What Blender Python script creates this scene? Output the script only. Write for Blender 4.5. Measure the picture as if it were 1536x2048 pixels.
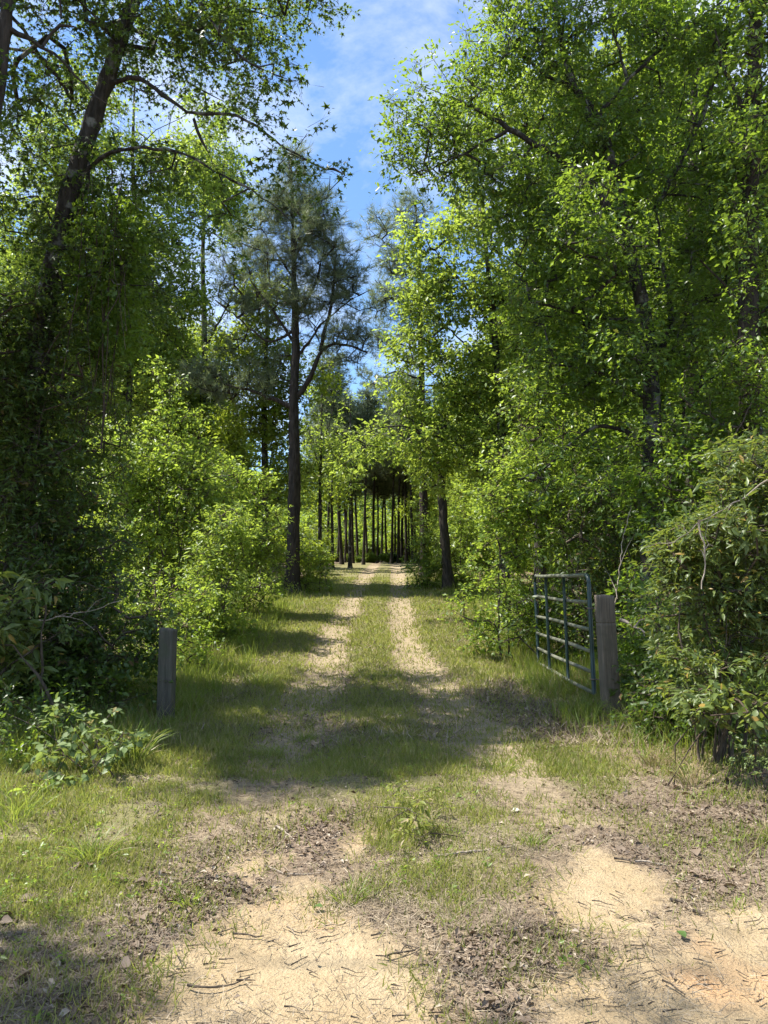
import bpy, math, time
import numpy as np
T0 = time.time()
rng = np.random.default_rng(11)
for o in list(bpy.data.objects):
    bpy.data.objects.remove(o)
SC = bpy.context.scene
COL = SC.collection

# ------------------------------------------------------------------ camera, sky, sun, exposure
F, CX, CY, CAMH, HORIZON = 1480.0, 768.0, 1024.0, 1.5, 1145.0      # pinhole of the photograph, pixels of 1536 x 2048
PITCH = math.atan((HORIZON - CY) / F)
cam = bpy.data.cameras.new('camera')
cam.sensor_width = 36.0
cam.lens = 36.0 * F / 2048.0
cam.clip_start, cam.clip_end = 0.05, 2000
camo = bpy.data.objects.new('camera', cam)
camo.location = (0, 0, CAMH)
camo.rotation_euler = (math.pi / 2 + PITCH, 0, 0)
COL.objects.link(camo)
SC.camera = camo

SUN_EL, SUN_AZ = math.radians(59), math.radians(83)                # azimuth: to the left of straight ahead
SUN = np.array([-math.cos(SUN_EL) * math.sin(SUN_AZ), math.cos(SUN_EL) * math.cos(SUN_AZ), math.sin(SUN_EL)])
world = bpy.data.worlds.new('World')
SC.world = world
world.use_nodes = True
nt = world.node_tree
nt.nodes.clear()
N = nt.nodes.new
out = N('ShaderNodeOutputWorld'); bg = N('ShaderNodeBackground'); bg.inputs[1].default_value = 0.10
sky = N('ShaderNodeTexSky'); sky.sky_type = 'NISHITA'; sky.sun_disc = False
sky.sun_elevation = SUN_EL; sky.sun_rotation = -SUN_AZ
sky.air_density = 1.0; sky.dust_density = 0.3; sky.ozone_density = 3.0
tc = N('ShaderNodeTexCoord'); mp = N('ShaderNodeMapping'); mp.inputs['Scale'].default_value = (1.5, 1.0, 2.6)
mp.inputs['Rotation'].default_value = (0.0, 0.5, 0.35); mp.inputs['Location'].default_value = (3.3, 1.1, 0.9)
n1 = N('ShaderNodeTexNoise'); n1.inputs['Scale'].default_value = 2.6; n1.inputs['Detail'].default_value = 9; n1.inputs['Roughness'].default_value = 0.62
n1.inputs['Distortion'].default_value = 0.25
rp = N('ShaderNodeValToRGB'); rp.color_ramp.elements[0].position = 0.42; rp.color_ramp.elements[1].position = 0.68
mul = N('ShaderNodeMath'); mul.operation = 'MULTIPLY'; mul.inputs[1].default_value = 0.9
tint = N('ShaderNodeMix'); tint.data_type = 'RGBA'; tint.blend_type = 'MULTIPLY'; tint.inputs[0].default_value = 1; tint.inputs[7].default_value = (.82, .95, 1.04, 1)
mx = N('ShaderNodeMix'); mx.data_type = 'RGBA'; mx.inputs[7].default_value = (4.6, 4.9, 5.5, 1)
L = nt.links.new
L(tc.outputs['Generated'], mp.inputs[0]); L(mp.outputs[0], n1.inputs['Vector']); L(n1.outputs[0], rp.inputs[0]); L(rp.outputs[0], mul.inputs[0])
L(mul.outputs[0], mx.inputs[0]); L(sky.outputs[0], tint.inputs[6]); L(tint.outputs[2], mx.inputs[6]); L(mx.outputs[2], bg.inputs[0]); L(bg.outputs[0], out.inputs[0])

sl = bpy.data.lights.new('sun', 'SUN'); sl.energy = 4.6; sl.angle = math.radians(0.53); sl.color = (1.0, 0.95, 0.86)
so = bpy.data.objects.new('sun', sl)
so.rotation_euler = (math.pi / 2 - SUN_EL, 0, math.atan2(SUN[0], -SUN[1]))
COL.objects.link(so)
SC.view_settings.view_transform = 'Standard'; SC.view_settings.look = 'None'
SC.view_settings.gamma = 1; SC.view_settings.use_curve_mapping = False
SC.view_settings.exposure = 1.4
SC.render.engine = 'CYCLES'
SC.cycles.max_bounces = 9; SC.cycles.diffuse_bounces = 6; SC.cycles.transmission_bounces = 7; SC.cycles.glossy_bounces = 2
SC.cycles.caustics_reflective = False; SC.cycles.caustics_refractive = False
SC.cycles.use_adaptive_sampling = True; SC.cycles.adaptive_threshold = 0.02
SC.cycles.use_denoising = True

# ------------------------------------------------------------------ geometry of the view, ground, noise
FW = np.array([0, math.cos(PITCH), math.sin(PITCH)]); UP = np.array([0, -math.sin(PITCH), math.cos(PITCH)])
def P(px, py, Y):
    """the point of the place seen at a pixel of the photograph, Y metres ahead"""
    d = FW + np.array([1.0, 0, 0]) * (px - CX) / F - UP * (py - CY) / F
    return np.array([0, 0, CAMH]) + d * (Y / d[1])
def project(p):
    q = np.asarray(p, float) - np.array([0, 0, CAMH])
    z = np.maximum(q @ FW, 1e-3)
    return np.stack([CX + F * q[..., 0] / z, CY - F * (q @ UP) / z], -1), z

def vnoise(p, seed=0):
    p = np.asarray(p, float)
    i = np.floor(p).astype(np.int64); f = p - i; f = f * f * (3 - 2 * f)
    def h(a):
        n = (a[..., 0] * 374761393 + a[..., 1] * 668265263 + a[..., 2] * 2147483647 + seed * 974711) & 0xffffffff
        n = ((n ^ (n >> 13)) * 1274126177) & 0xffffffff
        n = ((n ^ (n >> 16)) * 2246822519) & 0xffffffff
        return (n ^ (n >> 15)) / 4294967295.0
    r = 0
    for dx in (0, 1):
        for dy in (0, 1):
            for dz in (0, 1):
                w = (f[..., 0] if dx else 1 - f[..., 0]) * (f[..., 1] if dy else 1 - f[..., 1]) * (f[..., 2] if dz else 1 - f[..., 2])
                r = r + w * h(i + np.array([dx, dy, dz]))
    return r
def noise2(x, y, s, seed=0, octv=3):
    r, a, t = 0, 1.0, 0
    for k in range(octv):
        r = r + a * vnoise(np.stack([x * s, y * s, np.full_like(x, seed * 3.7)], -1), seed + k); t += a; a *= .5; s *= 2.1
    return r / t

_gy = np.arange(-60, 500, .25)
_gz = np.interp(_gy, [-60, 0, 7, 11, 15, 20, 30, 45, 60, 120, 500], [0, 0, 0, .10, .46, .93, 1.5, 2.05, 2.35, 3.0, 4.0])
_k = np.ones(9) / 9
_gz = np.convolve(np.pad(_gz, 4, 'edge'), _k, 'valid')
RUTS = []   # centre lines of the two wheel tracks in x(y)
def rut_x(y):
    l = np.interp(y, [0, 3, 6, 9.5, 13, 20, 45], [-1.1, -.95, -.85, -.85, -.95, -.75, -.5])
    r = np.interp(y, [0, 3, 6, 9.5, 13, 20, 45], [1.15, 1.1, .95, .6, .38, .42, .75])
    return l, r
def gh(x, y):
    x = np.asarray(x, float); y = np.asarray(y, float)
    z = np.interp(y, _gy, _gz)
    l, r = rut_x(y)
    w = np.clip((y - 4.5) / 3, 0, 1)
    z = z - .045 * w * (np.exp(-((x - l) / .28) ** 2) + np.exp(-((x - r) / .28) ** 2))
    z = z + .05 * np.clip((np.abs(x) - 2.0) / 1.5, 0, 1) + .035 * (noise2(x, y, 1.3, 3) - .5) + .02 * (noise2(x, y, 6, 5, 2) - .5)
    return z
def G(px, py):
    """the ground point seen at a pixel"""
    lo, hi = 1.2, 80.0
    for _ in range(50):
        m = .5 * (lo + hi); q = P(px, py, m)
        if q[2] > gh(q[0], q[1]): lo = m
        else: hi = m
    q = P(px, py, lo); q[2] = gh(q[0], q[1]); return q
def inpoly(x, y, poly):
    r = np.zeros(np.shape(x), bool); n = len(poly)
    for i in range(n):
        x0, y0 = poly[i]; x1, y1 = poly[(i + 1) % n]
        c = ((y0 > y) != (y1 > y)) & (x < (x1 - x0) * (y - y0) / (y1 - y0 + 1e-12) + x0)
        r ^= c
    return r
def polydist(x, y, poly):
    """signed distance to a polygon, positive inside"""
    d = np.full(np.shape(x), 1e9); n = len(poly)
    for i in range(n):
        x0, y0 = poly[i]; x1, y1 = poly[(i + 1) % n]
        ex, ey = x1 - x0, y1 - y0
        t = np.clip(((x - x0) * ex + (y - y0) * ey) / (ex * ex + ey * ey + 1e-12), 0, 1)
        d = np.minimum(d, np.hypot(x - x0 - t * ex, y - y0 - t * ey))
    return np.where(inpoly(x, y, poly), d, -d)
def gpoly(pts): return [tuple(G(*p)[:2]) for p in pts]

# ------------------------------------------------------------------ materials
def mat(name):
    m = bpy.data.materials.new(name); m.use_nodes = True
    m.node_tree.nodes.clear()
    return m, m.node_tree.nodes.new, m.node_tree.links.new
def rgba(c): return (c[0], c[1], c[2], 1)
def leaf_mat(name, c1, c2, tr, trans=.42, rough=.42, odd=None, oddf=.04, spec=.5, patch=.8):
    m, N, L = mat(name)
    g = N('ShaderNodeNewGeometry'); oi = N('ShaderNodeObjectInfo'); ad = N('ShaderNodeMath'); ad.operation = 'ADD'
    fr = N('ShaderNodeMath'); fr.operation = 'FRACT'
    L(g.outputs['Random Per Island'], ad.inputs[0]); L(oi.outputs['Random'], ad.inputs[1]); L(ad.outputs[0], fr.inputs[0])
    no = N('ShaderNodeTexNoise'); no.inputs['Scale'].default_value = patch; no.inputs['Detail'].default_value = 2
    L(g.outputs['Position'], no.inputs['Vector'])
    mm = N('ShaderNodeMath'); mm.operation = 'MULTIPLY_ADD'; mm.inputs[1].default_value = .55
    ma2 = N('ShaderNodeMath'); ma2.operation = 'MULTIPLY_ADD'; ma2.inputs[1].default_value = 1.6; ma2.inputs[2].default_value = -.58
    L(no.outputs[0], ma2.inputs[0]); L(fr.outputs[0], mm.inputs[0]); L(ma2.outputs[0], mm.inputs[2]); mm.use_clamp = True
    cm = N('ShaderNodeMix'); cm.data_type = 'RGBA'; cm.inputs[6].default_value = rgba(c1); cm.inputs[7].default_value = rgba(c2)
    L(mm.outputs[0], cm.inputs[0]); col = cm.outputs[2]
    tm = N('ShaderNodeMix'); tm.data_type = 'RGBA'; tm.inputs[6].default_value = rgba([a * .6 for a in tr]); tm.inputs[7].default_value = rgba(tr)
    L(mm.outputs[0], tm.inputs[0]); tcol = tm.outputs[2]
    if odd:
        f2 = N('ShaderNodeMath'); f2.operation = 'MULTIPLY'; f2.inputs[1].default_value = 7.31; f3 = N('ShaderNodeMath'); f3.operation = 'FRACT'
        lt = N('ShaderNodeMath'); lt.operation = 'LESS_THAN'; lt.inputs[1].default_value = oddf
        L(fr.outputs[0], f2.inputs[0]); L(f2.outputs[0], f3.inputs[0]); L(f3.outputs[0], lt.inputs[0])
        om = N('ShaderNodeMix'); om.data_type = 'RGBA'; om.inputs[7].default_value = rgba(odd)
        L(lt.outputs[0], om.inputs[0]); L(col, om.inputs[6]); col = om.outputs[2]
    b = N('ShaderNodeBsdfPrincipled'); b.inputs['Roughness'].default_value = rough; b.inputs['Specular IOR Level'].default_value = spec
    L(col, b.inputs['Base Color'])
    t = N('ShaderNodeBsdfTranslucent'); L(tcol, t.inputs[0])
    mix = N('ShaderNodeMixShader'); mix.inputs[0].default_value = trans
    L(b.outputs[0], mix.inputs[1]); L(t.outputs[0], mix.inputs[2])
    o = N('ShaderNodeOutputMaterial'); L(mix.outputs[0], o.inputs[0])
    return m
def bark_mat(name, c1, c2, c3=None, scale=6, stretch=.22, bump=.8, rough=.9):
    m, N, L = mat(name)
    tc = N('ShaderNodeTexCoord'); mp = N('ShaderNodeMapping'); mp.inputs['Scale'].default_value = (1, 1, stretch)
    L(tc.outputs['Object'], mp.inputs[0])
    n = N('ShaderNodeTexNoise'); n.inputs['Scale'].default_value = scale * 3; n.inputs['Detail'].default_value = 8; n.inputs['Roughness'].default_value = .65
    v = N('ShaderNodeTexVoronoi'); v.feature = 'DISTANCE_TO_EDGE'; v.inputs['Scale'].default_value = scale * 2.4
    L(mp.outputs[0], n.inputs['Vector']); L(mp.outputs[0], v.inputs['Vector'])
    r = N('ShaderNodeValToRGB'); r.color_ramp.elements[0].color = rgba(c1); r.color_ramp.elements[1].color = rgba(c2)
    r.color_ramp.elements[0].position = .35; r.color_ramp.elements[1].position = .68
    L(n.outputs[0], r.inputs[0]); col = r.outputs[0]
    if c3:
        n2 = N('ShaderNodeTexNoise'); n2.inputs['Scale'].default_value = 4.5; n2.inputs['Detail'].default_value = 6
        L(tc.outputs['Object'], n2.inputs['Vector'])
        r2 = N('ShaderNodeValToRGB'); r2.color_ramp.elements[0].position = .55; r2.color_ramp.elements[1].position = .62
        mx = N('ShaderNodeMix'); mx.data_type = 'RGBA'; mx.inputs[7].default_value = rgba(c3)
        L(n2.outputs[0], r2.inputs[0]); L(r2.outputs[0], mx.inputs[0]); L(col, mx.inputs[6]); col = mx.outputs[2]
    ad = N('ShaderNodeMath'); ad.operation = 'MULTIPLY_ADD'; ad.inputs[1].default_value = 1.6
    L(v.outputs[0], ad.inputs[0]); L(n.outputs[0], ad.inputs[2])
    bp = N('ShaderNodeBump'); bp.inputs['Strength'].default_value = bump; bp.inputs['Distance'].default_value = .03
    L(ad.outputs[0], bp.inputs['Height'])
    b = N('ShaderNodeBsdfPrincipled'); b.inputs['Roughness'].default_value = rough; b.inputs['Specular IOR Level'].default_value = .25
    L(col, b.inputs['Base Color']); L(bp.outputs[0], b.inputs['Normal'])
    o = N('ShaderNodeOutputMaterial'); L(b.outputs[0], o.inputs[0])
    return m

M = {}
M['oak'] = leaf_mat('oak leaf', (.05, .098, .02), (.095, .165, .03), (.36, .52, .045), .45, .36, (.26, .25, .03), .012, .5)
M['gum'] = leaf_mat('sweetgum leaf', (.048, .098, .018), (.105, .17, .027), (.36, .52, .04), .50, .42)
M['shade_gum'] = leaf_mat('shade-toned sweetgum leaf', (.034, .072, .015), (.075, .13, .024), (.24, .36, .034), .44, .42)  # darker copy of the sweetgum leaf: silhouette shade put into the colour
M['lime'] = leaf_mat('young leaf', (.115, .195, .035), (.19, .265, .05), (.50, .64, .08), .52, .42, (.30, .28, .04), .03)
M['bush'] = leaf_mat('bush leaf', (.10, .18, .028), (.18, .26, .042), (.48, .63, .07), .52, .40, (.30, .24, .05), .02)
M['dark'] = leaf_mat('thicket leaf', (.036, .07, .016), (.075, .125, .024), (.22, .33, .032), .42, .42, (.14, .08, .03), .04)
M['laurel'] = leaf_mat('laurel leaf', (.075, .12, .032), (.145, .185, .055), (.36, .44, .06), .38, .42, (.30, .20, .05), .05, .4)
M['pale'] = leaf_mat('pale leaf', (.11, .165, .055), (.18, .24, .095), (.34, .44, .09), .38, .48, (.25, .2, .06), .04, .35)
M['pine'] = leaf_mat('pine needle', (.09, .13, .07), (.18, .21, .125), (.28, .35, .14), .36, .45, (.17, .13, .08), .06, .4)
M['far'] = leaf_mat('woodland leaf', (.085, .15, .024), (.165, .23, .036), (.50, .62, .05), .50, .45)
M['grass'] = leaf_mat('grass blade', (.12, .165, .032), (.24, .26, .065), (.44, .48, .09), .45, .5, (.36, .29, .16), .26, .3, 1.2)
M['tall_grass'] = leaf_mat('tall grass blade', (.10, .165, .026), (.19, .25, .045), (.42, .50, .07), .46, .45, (.36, .30, .16), .14, .4)
M['dry_grass'] = leaf_mat('dry grass blade', (.22, .17, .08), (.36, .29, .15), (.30, .24, .10), .3, .6, (.12, .17, .03), .2, .2)
M['litter'] = leaf_mat('dead leaf', (.075, .054, .04), (.22, .165, .115), (.20, .13, .06), .12, .65, (.36, .30, .23), .08, .3, 2.0)
M['needle'] = leaf_mat('dry needle', (.06, .042, .03), (.36, .29, .20), (.1, .06, .03), .05, .7, (.34, .28, .20), .1, .2, 2.0)
M['bark'] = bark_mat('grey brown bark', (.020, .017, .013), (.062, .054, .045), (.17, .17, .15))
M['bark_dark'] = bark_mat('dark bark', (.022, .018, .014), (.075, .062, .05))
M['bark_pine'] = bark_mat('pine bark', (.018, .015, .012), (.062, .049, .04), scale=5, bump=1.0)
M['twig'] = bark_mat('twig bark', (.04, .03, .022), (.12, .095, .07), scale=14, bump=.3)
M['pale_twig'] = bark_mat('bleached twig', (.20, .165, .125), (.36, .31, .25), scale=20, bump=.3)
M['vine'] = bark_mat('vine stem', (.03, .022, .016), (.09, .065, .045), scale=20, bump=.3)

# ------------------------------------------------------------------ mesh helpers
class MB:
    def __init__(s): s.v, s.f, s.n = [], [], 0
    def add(s, v, f):
        if len(v) == 0: return
        s.v.append(np.asarray(v, float)); s.f.append(np.asarray(f, np.int64) + s.n); s.n += len(v)
    def tube(s, pts, rad, sides=6, rough=0.0, cap=True):
        pts = np.asarray(pts, float); rad = np.broadcast_to(np.asarray(rad, float), (len(pts),)); k = len(pts)
        t = np.gradient(pts, axis=0); t /= np.linalg.norm(t, axis=1, keepdims=True) + 1e-9
        ref = np.array([0.0, 0, 1]) if abs(t[:, 2]).mean() < .8 else np.array([0.0, 1, 0])
        a = np.cross(t, ref); a /= np.linalg.norm(a, axis=1, keepdims=True) + 1e-9; b = np.cross(t, a)
        th = np.arange(sides) * 2 * math.pi / sides
        off = np.cos(th)[None, :, None] * a[:, None] + np.sin(th)[None, :, None] * b[:, None]
        r = rad[:, None, None]
        v = pts[:, None] + off * r
        if rough:
            v = v + off * (rough * (vnoise(v * 9, 4) - .5) + .7 * rough * (vnoise(v * 23, 6) - .5))[..., None]
        v = v.reshape(-1, 3)
        i = np.arange(k - 1)[:, None] * sides; j = np.arange(sides)[None]; j2 = (j + 1) % sides
        q = np.stack([i + j, i + j2, i + sides + j2, i + sides + j], -1).reshape(-1, 4)
        f = np.concatenate([q[:, [0, 2, 1]], q[:, [0, 3, 2]]])
        if cap:
            c = np.array([[k * sides - sides, k * sides - sides + m, k * sides - sides + m + 1] for m in range(1, sides - 1)])
            c2 = np.array([[0, m + 1, m] for m in range(1, sides - 1)])
            f = np.concatenate([f, c, c2])
        s.add(v, f)
    def mesh(s, name, m, smooth=True):
        me = bpy.data.meshes.new(name)
        if not s.v: return me
        v = np.concatenate(s.v).astype(np.float32); f = np.concatenate(s.f).astype(np.int32)
        me.vertices.add(len(v)); me.vertices.foreach_set('co', v.ravel())
        me.loops.add(len(f) * 3); me.loops.foreach_set('vertex_index', f.ravel())
        me.polygons.add(len(f)); me.polygons.foreach_set('loop_start', np.arange(len(f), dtype=np.int32) * 3)
        me.polygons.foreach_set('use_smooth', np.full(len(f), smooth))
        me.update(calc_edges=True)
        if m: me.materials.append(m)
        return me
    def build(s, name, m, parent=None, smooth=True, kind=None, label=None):
        o = bpy.data.objects.new(name, s.mesh(name, m, smooth)); COL.objects.link(o)
        if parent: o.parent = parent
        if kind: o['kind'] = kind
        if label: o['label'] = label
        return o
def tag(o, label, cat, group=None, kind=None):
    o['label'] = label; o['category'] = cat
    if group: o['group'] = group
    if kind: o['kind'] = kind
    return o
def empty(name, loc):
    o = bpy.data.objects.new(name, None); o.location = loc; o.empty_display_size = .2; COL.objects.link(o); return o
def copy_tree(o, parent=None):
    c = o.copy(); COL.objects.link(c)
    if parent: c.parent = parent
    for ch in o.children: copy_tree(ch, c)
    return c

# leaf outlines: x across, y along, z above; each is one small folded surface
def T_diamond(w=.26, h=.06, c=.08):
    return np.array([[0, 0, 0], [-w, .45, h], [0, 1, -c], [w, .45, h]]), np.array([[0, 2, 1], [0, 3, 2]])
def T_leaf(w=.25, h=.07, c=.12):
    v = np.array([[0, 0, 0], [-w * .8, .25, h * .8], [-w, .52, h * .8], [-w * .55, .8, h * .2 - c * .4], [0, 1, -c], [w * .55, .8, h * .2 - c * .4], [w, .52, h * .8], [w * .8, .25, h * .8], [0, .5, .0]])
    f = np.array([[0, 8, 1], [1, 8, 2], [2, 8, 3], [3, 8, 4], [4, 8, 5], [5, 8, 6], [6, 8, 7], [7, 8, 0]])
    return v, f
def T_star():
    v, f = [], []
    for k, (a, r) in enumerate(zip(np.radians([-38, 22, 90, 158, 218]), [.40, .54, .64, .54, .40])):
        d = np.array([math.cos(a), math.sin(a)]); n = np.array([-d[1], d[0]]); c = np.array([0, .38])
        for q, z in ((c - d * .06 - n * .17, .05), (c - d * .06 + n * .17, .05), (c + d * r, -.08)): v.append([q[0], q[1], z])
        f.append([3 * k, 3 * k + 2, 3 * k + 1])
    return np.array(v), np.array(f)
T_SLIVER = (np.array([[-.5, 0, 0], [.5, 0, 0], [0, 1, .1]]), np.array([[0, 1, 2]]))
DIA, LEAF, STAR = T_diamond(), T_leaf(), T_star()
LONG = T_leaf(.15, .05, .18)
LONGD = T_diamond(.16, .05, .15)
ROUND = T_leaf(.36, .06, .08)
BLADE = (np.array([[-.5, 0, 0], [.5, 0, 0], [-.38, .45, .06], [.38, .45, .06], [0, 1, .32]]), np.array([[0, 1, 3], [0, 3, 2], [2, 3, 4]]))

def norm(a): return a / (np.linalg.norm(a, axis=-1, keepdims=True) + 1e-9)
def place(mb, tmpl, pos, d, n, s, wid=None):
    """copies of a leaf outline: at pos, pointing along d, facing n, of length s"""
    tv, tf = tmpl
    d = norm(d); x = norm(np.cross(d, n)); n2 = np.cross(x, d)
    s = np.broadcast_to(s, (len(pos),))
    wx = s if wid is None else np.broadcast_to(wid, (len(pos),))
    v = pos[:, None] + (tv[None, :, 0:1] * wx[:, None, None]) * x[:, None] + (tv[None, :, 1:2] * s[:, None, None]) * d[:, None] + (tv[None, :, 2:3] * s[:, None, None]) * n2[:, None]
    f = tf[None] + (np.arange(len(pos)) * len(tv))[:, None, None]
    mb.add(v.reshape(-1, 3), f.reshape(-1, 3))

# ------------------------------------------------------------------ where the sun is wanted: crowns are cut open to let it in
LITP = [[(0, 1560), (200, 1545), (330, 1640), (560, 1610), (740, 1580), (900, 1560), (1010, 1490), (1130, 1470), (1300, 1480), (1536, 1540), (1700, 1560), (1700, 1880), (1420, 1850), (1250, 1900),
         (1080, 1960), (960, 2060), (930, 2300), (150, 2300), (260, 2000), (330, 1900), (250, 1830), (120, 1860), (-100, 1830), (-100, 1560)],
        [(470, 1300), (640, 1325), (760, 1305), (880, 1315), (1000, 1345), (1080, 1330), (1020, 1240), (900, 1196), (800, 1192), (640, 1192), (530, 1215), (430, 1255)],
        [(640, 1176), (870, 1176), (850, 1140), (700, 1140)]]
LITS = [(P(300, 1000, 13.3), 1.5), (P(380, 930, 13.6), 1.5), (P(480, 1040, 15.5), 1.2), (P(540, 1080, 16), 1.0), (P(430, 1120, 12.6), .8), (P(860, 560, 15), 1.5), (P(890, 720, 15), 1.6), (P(860, 900, 14.5), 1.3), (P(1000, 960, 12.5), 1.3),
        (P(960, 820, 14), 1.3), (P(1080, 820, 13), 1.0), (P(760, 900, 15.5), .8), (P(1450, 1000, 5.8), .5), (P(1360, 1080, 5.8), .35), (P(190, 1470, 5.8), .6), (P(700, 850, 32), 3.0)]
def sunlit_keep(c, r=.3, mine=None):
    c = np.asarray(c, float)
    g = c - SUN * (c[:, 2:3] / SUN[2])
    for _ in range(4):
        g = c - SUN * ((c[:, 2:3] - gh(g[:, 0], g[:, 1])[:, None]) / SUN[2])
    cut = np.zeros(len(c), int)
    for dx, dy in ((0, 0), (r, 0), (-r, 0), (0, r), (0, -r)):
        h = g + np.array([dx, dy, 0]); px, z = project(h)
        ok = (h[:, 1] > 1.3)
        for poly in LITP: cut += (inpoly(px[:, 0], px[:, 1], poly) & ok)
    bad = cut >= 2
    for s, R in LITS:
        w = c - s; t = w @ SUN
        d = np.linalg.norm(w - t[:, None] * SUN, axis=1)
        bad |= (t > R * 1.15) & (d < R + r * .5)
    return ~bad | (c[:, 2] - gh(c[:, 0], c[:, 1]) < .9)

# ------------------------------------------------------------------ plants
STAT = {}
def resample(pts, step):
    pts = np.asarray(pts, float); d = np.r_[0, np.cumsum(np.linalg.norm(np.diff(pts, axis=0), axis=1))]
    n = max(2, int(d[-1] / step) + 1); t = np.linspace(0, d[-1], n)
    if len(pts) > 2:      # smooth the corners a little
        q = np.stack([np.interp(t, d, pts[:, i]) for i in range(3)], -1)
        for _ in range(2):
            q[1:-1] = .25 * q[:-2] + .5 * q[1:-1] + .25 * q[2:]
        return q
    return np.stack([np.interp(t, d, pts[:, i]) for i in range(3)], -1)
def blob_points(blobs, dens, gap=.42, seed=0, nscale=1.25):
    res = []
    for b in blobs:
        c, r = np.asarray(b[0], float), np.asarray(b[1], float)
        k = b[2] if len(b) > 2 else 1.0
        n = max(3, int(dens * k * 4.19 * r[0] * r[1] * r[2]))
        u = norm(rng.normal(size=(n, 3))) * (rng.random((n, 1)) ** .42)
        res.append(c + u * r)
    p = np.concatenate(res)
    if gap > 0: p = p[vnoise(p * nscale + 17.3 * seed, seed) > gap - .12 * rng.random(len(p))]
    return p
def blobs_px(lst, Y=None):
    """(px, py, radius px across, radius px up, Y, depth radius m, density) -> blobs in metres"""
    r = []
    for b in lst:
        y = b[4] if len(b) > 4 and b[4] else Y
        rx, rz = b[2] * y / F, b[3] * y / F
        rd = b[5] if len(b) > 5 and b[5] else .9 * min(max(rx, .5), 1.8)
        r.append((P(b[0], b[1], y), (rx, rd, rz), b[6] if len(b) > 6 else 1.0))
    return r
def sprays(mb, tw, cl, dirs, size, ntw, nlf, tmpl, lsize, flat=.5, droop=.25, twig_r=.003, whorl=False, wid=None, up=.9, jit=.35):
    """leafy twigs round the branch ends cl"""
    n = len(cl)
    if n == 0: return
    u = rng.normal(size=(n, ntw, 3)); u[..., 2] *= flat
    u = norm(u) + dirs[:, None] * .55; u[..., 2] -= droop * rng.random((n, ntw)); u = norm(u)
    ln = size * (.55 + .75 * rng.random((n, ntw, 1)))
    a = cl[:, None] + rng.normal(size=(n, ntw, 3)) * size * .12; b = a + u * ln
    if tw is not None and twig_r > 0:
        A, B = a.reshape(-1, 3), b.reshape(-1, 3); Uu = norm(B - A); X = norm(np.cross(Uu, [0.31, .2, .93])); Yv = np.cross(Uu, X)
        r = twig_r
        V = np.stack([A + X * r, A - X * r * .5 + Yv * r * .87, A - X * r * .5 - Yv * r * .87, B], 1)
        Fc = np.array([[0, 1, 3], [1, 2, 3], [2, 0, 3]])[None] + (np.arange(len(A)) * 4)[:, None, None]
        tw.add(V.reshape(-1, 3), Fc.reshape(-1, 3))
    t = (.9 + .1 * rng.random((n, ntw, nlf, 1))) if whorl else (.15 + .85 * rng.random((n, ntw, nlf, 1)) ** .8)
    p = a[:, :, None] + u[:, :, None] * ln[:, :, None] * t + rng.normal(size=(n, ntw, nlf, 3)) * lsize * jit
    side = rng.normal(size=(n, ntw, nlf, 3)); side[..., 2] = side[..., 2] * .5 - .25
    d = norm(u[:, :, None] * (.5 if whorl else .7) + norm(side) * 1.0)
    nn = rng.normal(size=(n, ntw, nlf, 3)) * .42 + rng.normal(size=(n, ntw, 1, 3)) * .4 + np.array([0, 0, up])
    s = lsize * (.4 + .95 * rng.random(n * ntw * nlf)) * np.repeat(.8 + .4 * rng.random(n * ntw), nlf)
    place(mb, tmpl, p.reshape(-1, 3), d.reshape(-1, 3), nn.reshape(-1, 3), s, None if wid is None else wid * np.ones(len(s)))
def needles(mb, tw, cl, dirs, size, ntw, nn_, ln, wid, droop=.1):
    n = len(cl)
    u = norm(rng.normal(size=(n, ntw, 3)) * [1, 1, .6] + dirs[:, None] * .6 + np.array([0, 0, .25]))
    L_ = size * (.4 + .8 * rng.random((n, ntw, 1)))
    a = np.repeat(cl[:, None], ntw, 1); b = a + u * L_
    A, B = a.reshape(-1, 3), b.reshape(-1, 3); Uu = norm(B - A); X = norm(np.cross(Uu, [.31, .2, .93])); Yv = np.cross(Uu, X); r = .006
    V = np.stack([A + X * r, A - X * r * .5 + Yv * r * .87, A - X * r * .5 - Yv * r * .87, B], 1)
    tw.add(V.reshape(-1, 3), (np.array([[0, 1, 3], [1, 2, 3], [2, 0, 3]])[None] + (np.arange(len(A)) * 4)[:, None, None]).reshape(-1, 3))
    t = .55 + .45 * rng.random((n, ntw, nn_, 1))
    p = a[:, :, None] + u[:, :, None] * L_[:, :, None] * t
    d = norm(rng.normal(size=p.shape) * .75 + u[:, :, None] * .9 + np.array([0, 0, .1]))
    p, d = p.reshape(-1, 3), d.reshape(-1, 3); k = len(p)
    x = norm(np.cross(d, rng.normal(size=d.shape))) * wid
    l = ln * (.7 + .5 * rng.random((k, 1)))
    V = np.stack([p - x * .5, p + x * .5, p + d * l], 1)
    mb.add(V.reshape(-1, 3), np.arange(3 * k).reshape(-1, 3))

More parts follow.
